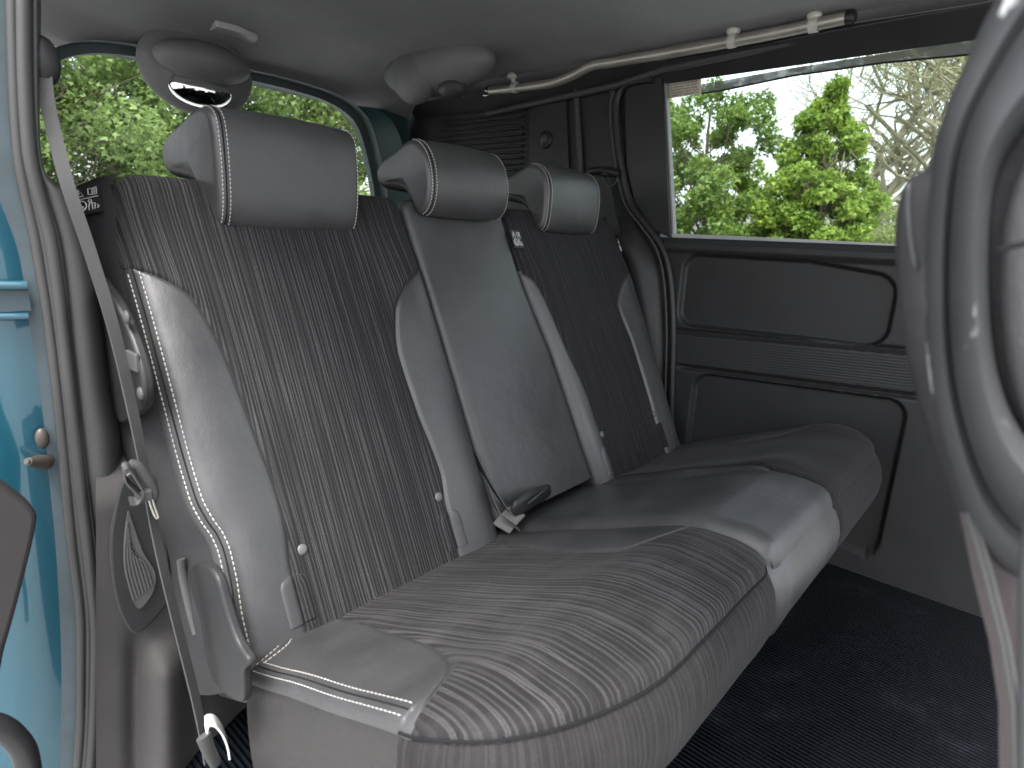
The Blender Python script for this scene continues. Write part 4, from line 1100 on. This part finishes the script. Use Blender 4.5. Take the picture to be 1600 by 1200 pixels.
# ------------------------------------------------------------------ trees outside
def sphere_dir(n):
    v = rng.normal(size=(n, 3)); return v/np.linalg.norm(v, axis=1)[:, None]
def leaves(centers, radii, counts, size, squash=.8):
    C_ = []; 
    for c_, r_, n_ in zip(centers, radii, counts):
        d = sphere_dir(n_)*(rng.random((n_, 1))**.36)*r_; d[:, 2] *= squash; C_.append(np.array(c_)+d)
    return np.concatenate(C_)
def leaf_mesh(name, P, size, mat, parent, tonebase=None):
    n = len(P); a = sphere_dir(n); a[:, 2] = a[:, 2]*.6-.3; a /= np.linalg.norm(a, axis=1)[:, None]
    b = np.cross(a, sphere_dir(n)); b /= np.linalg.norm(b, axis=1)[:, None]; c_ = np.cross(a, b)
    s = size*(.6+.7*rng.random((n, 1)))
    # five-pointed folded leaf: stem, side lobes, tip
    v = np.stack([P, P+a*s*.45+b*s*.52+c_*s*.15, P+a*s*.55+b*s*.16, P+a*s*1.15, P+a*s*.55-b*s*.16, P+a*s*.45-b*s*.52+c_*s*.15], 1).reshape(-1, 3)
    me = bpy.data.meshes.new(name); nf = n*2
    me.vertices.add(n*6); me.vertices.foreach_set('co', v.astype(np.float32).ravel())
    idx = np.arange(n)[:, None]*6; f = np.concatenate([idx+np.array([[0, 1, 2, 3]]), idx+np.array([[0, 3, 4, 5]])], 1).ravel()
    me.loops.add(nf*4); me.loops.foreach_set('vertex_index', f.astype(np.int32))
    me.polygons.add(nf); me.polygons.foreach_set('loop_start', (np.arange(nf)*4).astype(np.int32)); me.polygons.foreach_set('loop_total', np.full(nf, 4, dtype=np.int32))
    me.update(calc_edges=True)
    tone = np.clip(rng.normal(.5, .25, n) + (0 if tonebase is None else tonebase), 0, 1)
    at_ = me.attributes.new('tone', 'FLOAT', 'FACE'); at_.data.foreach_set('value', np.repeat(tone, 2).astype(np.float32))
    return link(name, me, mat, parent)
def limb(mb, p0, p1, r0_, r1_, wob=.1, n=6):
    p0, p1 = np.array(p0, float), np.array(p1, float); L_ = np.linalg.norm(p1-p0); pts = []
    for i in range(n+1):
        q = i/n; pts.append(lerp(p0, p1, q)+rng.normal(size=3)*wob*L_*.12*math.sin(math.pi*q)*np.array([1, 1, .4]))
    mb.tube(pts, [lerp(r0_, r1_, i/n) for i in range(n+1)], 7); return pts
def spot(px, py, dist):
    v = ray(px, py); v = v/np.linalg.norm(v[:2]); p = CAM+v*dist; return p
GZ = -.32
def tree(label, px, top_py, dist, width, mat, nleaf, size, clumps=70, low=.6, shape='cone', bark=M_BARK, group=None, density=1.0):
    base = spot(px, 400, dist); base[2] = GZ; H_ = spot(px, top_py, dist)[2]-GZ
    t = empty('tree', base, label, 'tree', group)
    tr = MB(); tips = []
    trunk = limb(tr, base, base+np.array([0, 0, H_*.93]), .035*H_*.5+.03, .012, .35, 10)
    cen = []; rad = []
    for i in range(clumps):
        q = (i+.5)/clumps; h = lerp(low, H_*.97, q**.9)
        wq = {'cone': (1-q)**.75*.95+.08, 'round': math.sqrt(max(0, 1-(2*q-.9)**2))*.95+.1, 'full': 1.0-.35*q}[shape]
        a = rng.random()*2*math.pi; rr = width*wq*math.sqrt(rng.random())*.95
        c_ = base+np.array([math.cos(a)*rr, math.sin(a)*rr, h+rng.normal()*.08*H_*.3]); cen.append(c_)
        rad.append(width*rng.uniform(.08, .22)*(.6+.5*(1-q)))
        if i % 2 == 0:
            s0 = trunk[min(10, max(0, int(10*(h*.75)/H_*1.0)))]; limb(tr, s0, c_, .010+.007*(1-q), .004, .8, 5)
    tr.build('trunk', bark, t, flipcheck=False)
    w_ = np.array(rad)**2; cnt = (nleaf*w_/w_.sum()).astype(int)+1
    P_ = leaves(cen, rad, cnt, size)
    leaf_mesh('crown', P_, size, mat, t, tonebase=np.repeat(rng.normal(0, .12, len(cnt)), cnt))
    return t
ML1 = mat_leaf('maple_leaf', (.07, .13, .03), (.22, .31, .07))
ML2 = mat_leaf('lime_leaf', (.10, .18, .03), (.30, .40, .07))
ML3 = mat_leaf('willow_leaf', (.18, .22, .08), (.36, .42, .18))
ML4 = mat_leaf('shade_leaf', (.12, .18, .06), (.28, .38, .13), .45)
tree('broad green tree at the rear end of the side window, below the sticker', 1085, 140, 9.0, 1.3, ML1, 27000, .060, 150, .8, 'full')
tree('bright green pointed tree in the middle of the side window', 1262, 130, 8.2, .85, ML2, 36000, .055, 210, .8, 'cone')
tree('low yellow-green tree between the broad tree and the pointed tree in the side window', 1180, 262, 10.5, 1.2, ML2, 15000, .058, 110, .8, 'full')

# two nearly bare willows at the right of the side window
def willow(label, px, top, dist, spread, nleaf):
    base = spot(px, 400, dist); base[2] = GZ; H_ = spot(px, top, dist)[2]-GZ
    t = empty('tree', base, label, 'tree', 'thin-leaved willows in the side window'); tr = MB(); tips = []
    trunk = limb(tr, base, base+np.array([0, 0, H_*.9]), .15, .04, .5, 12)
    for i in range(17):
        k_ = rng.integers(3, 12); s0 = np.array(trunk[k_]); a = rng.random()*2*math.pi; L_ = spread*rng.uniform(.4, 1)*(1.15-k_/14)
        e = s0+np.array([math.cos(a)*L_, math.sin(a)*L_, L_*rng.uniform(1.1, 2.2)]); b1 = limb(tr, s0, e, .055*(1.2-k_/14), .016, 1.0, 7)
        for j in range(6):
            s1 = np.array(b1[rng.integers(2, 8)]); d = (e-s0)/L_+rng.normal(size=3)*.6; e2 = s1+d*rng.uniform(.4, .9)*spread*.4; b2 = limb(tr, s1, e2, .014, .005, 1.2, 5)
            for m__ in range(4):
                s2 = np.array(b2[rng.integers(1, 6)]); e3 = s2+(d+rng.normal(size=3)*.7)*spread*.2; limb(tr, s2, e3, .007, .003, 1, 3); tips += [e3, lerp(s2, e3, .5)]
            tips.append(e2)
    tr.build('trunk', plastic('willow_bark', (.24, .22, .15), .9, 60, .8, .3), t, flipcheck=False)
    tips = np.array(tips); P_ = tips[rng.integers(0, len(tips), nleaf)]+rng.normal(size=(nleaf, 3))*.14
    leaf_mesh('crown', P_, .034, ML3, t)
willow('tall thin-leaved willow with pale forked trunk at the front end of the side window', 1455, 20, 11.5, 2.2, 11000)
willow('second sparse willow standing just behind the bright pointed tree', 1370, 60, 13.0, 2.0, 9000)
tree('grey-green bushy undergrowth tree below the willows by the front seat', 1400, 300, 11, 1.3, ML3, 22000, .04, 90, .5, 'full')

# wall of trees behind the rear window
tree('leafy tree filling the left part of the rear window beside the near pillar', 60, -60, 8.5, 2.3, ML4, 25000, .065, 210, .8, 'full')
tree('tree seen behind the hanging belt and the near backrest', 190, -110, 10.0, 2.2, ML4, 25000, .068, 210, .8, 'full')
tree('tree seen in the rear window directly below the round mirror', 330, -90, 8.8, 2.0, ML4, 25000, .065, 210, .8, 'full')
tree('tree seen in the rear window right of the near headrest', 500, -40, 9.6, 2.1, ML1, 25000, .065, 210, .8, 'full')
tree('tree at the right corner of the rear window behind the middle headrest', 610, -20, 12.0, 2.0, ML4, 22000, .09, 100, .8, 'full')
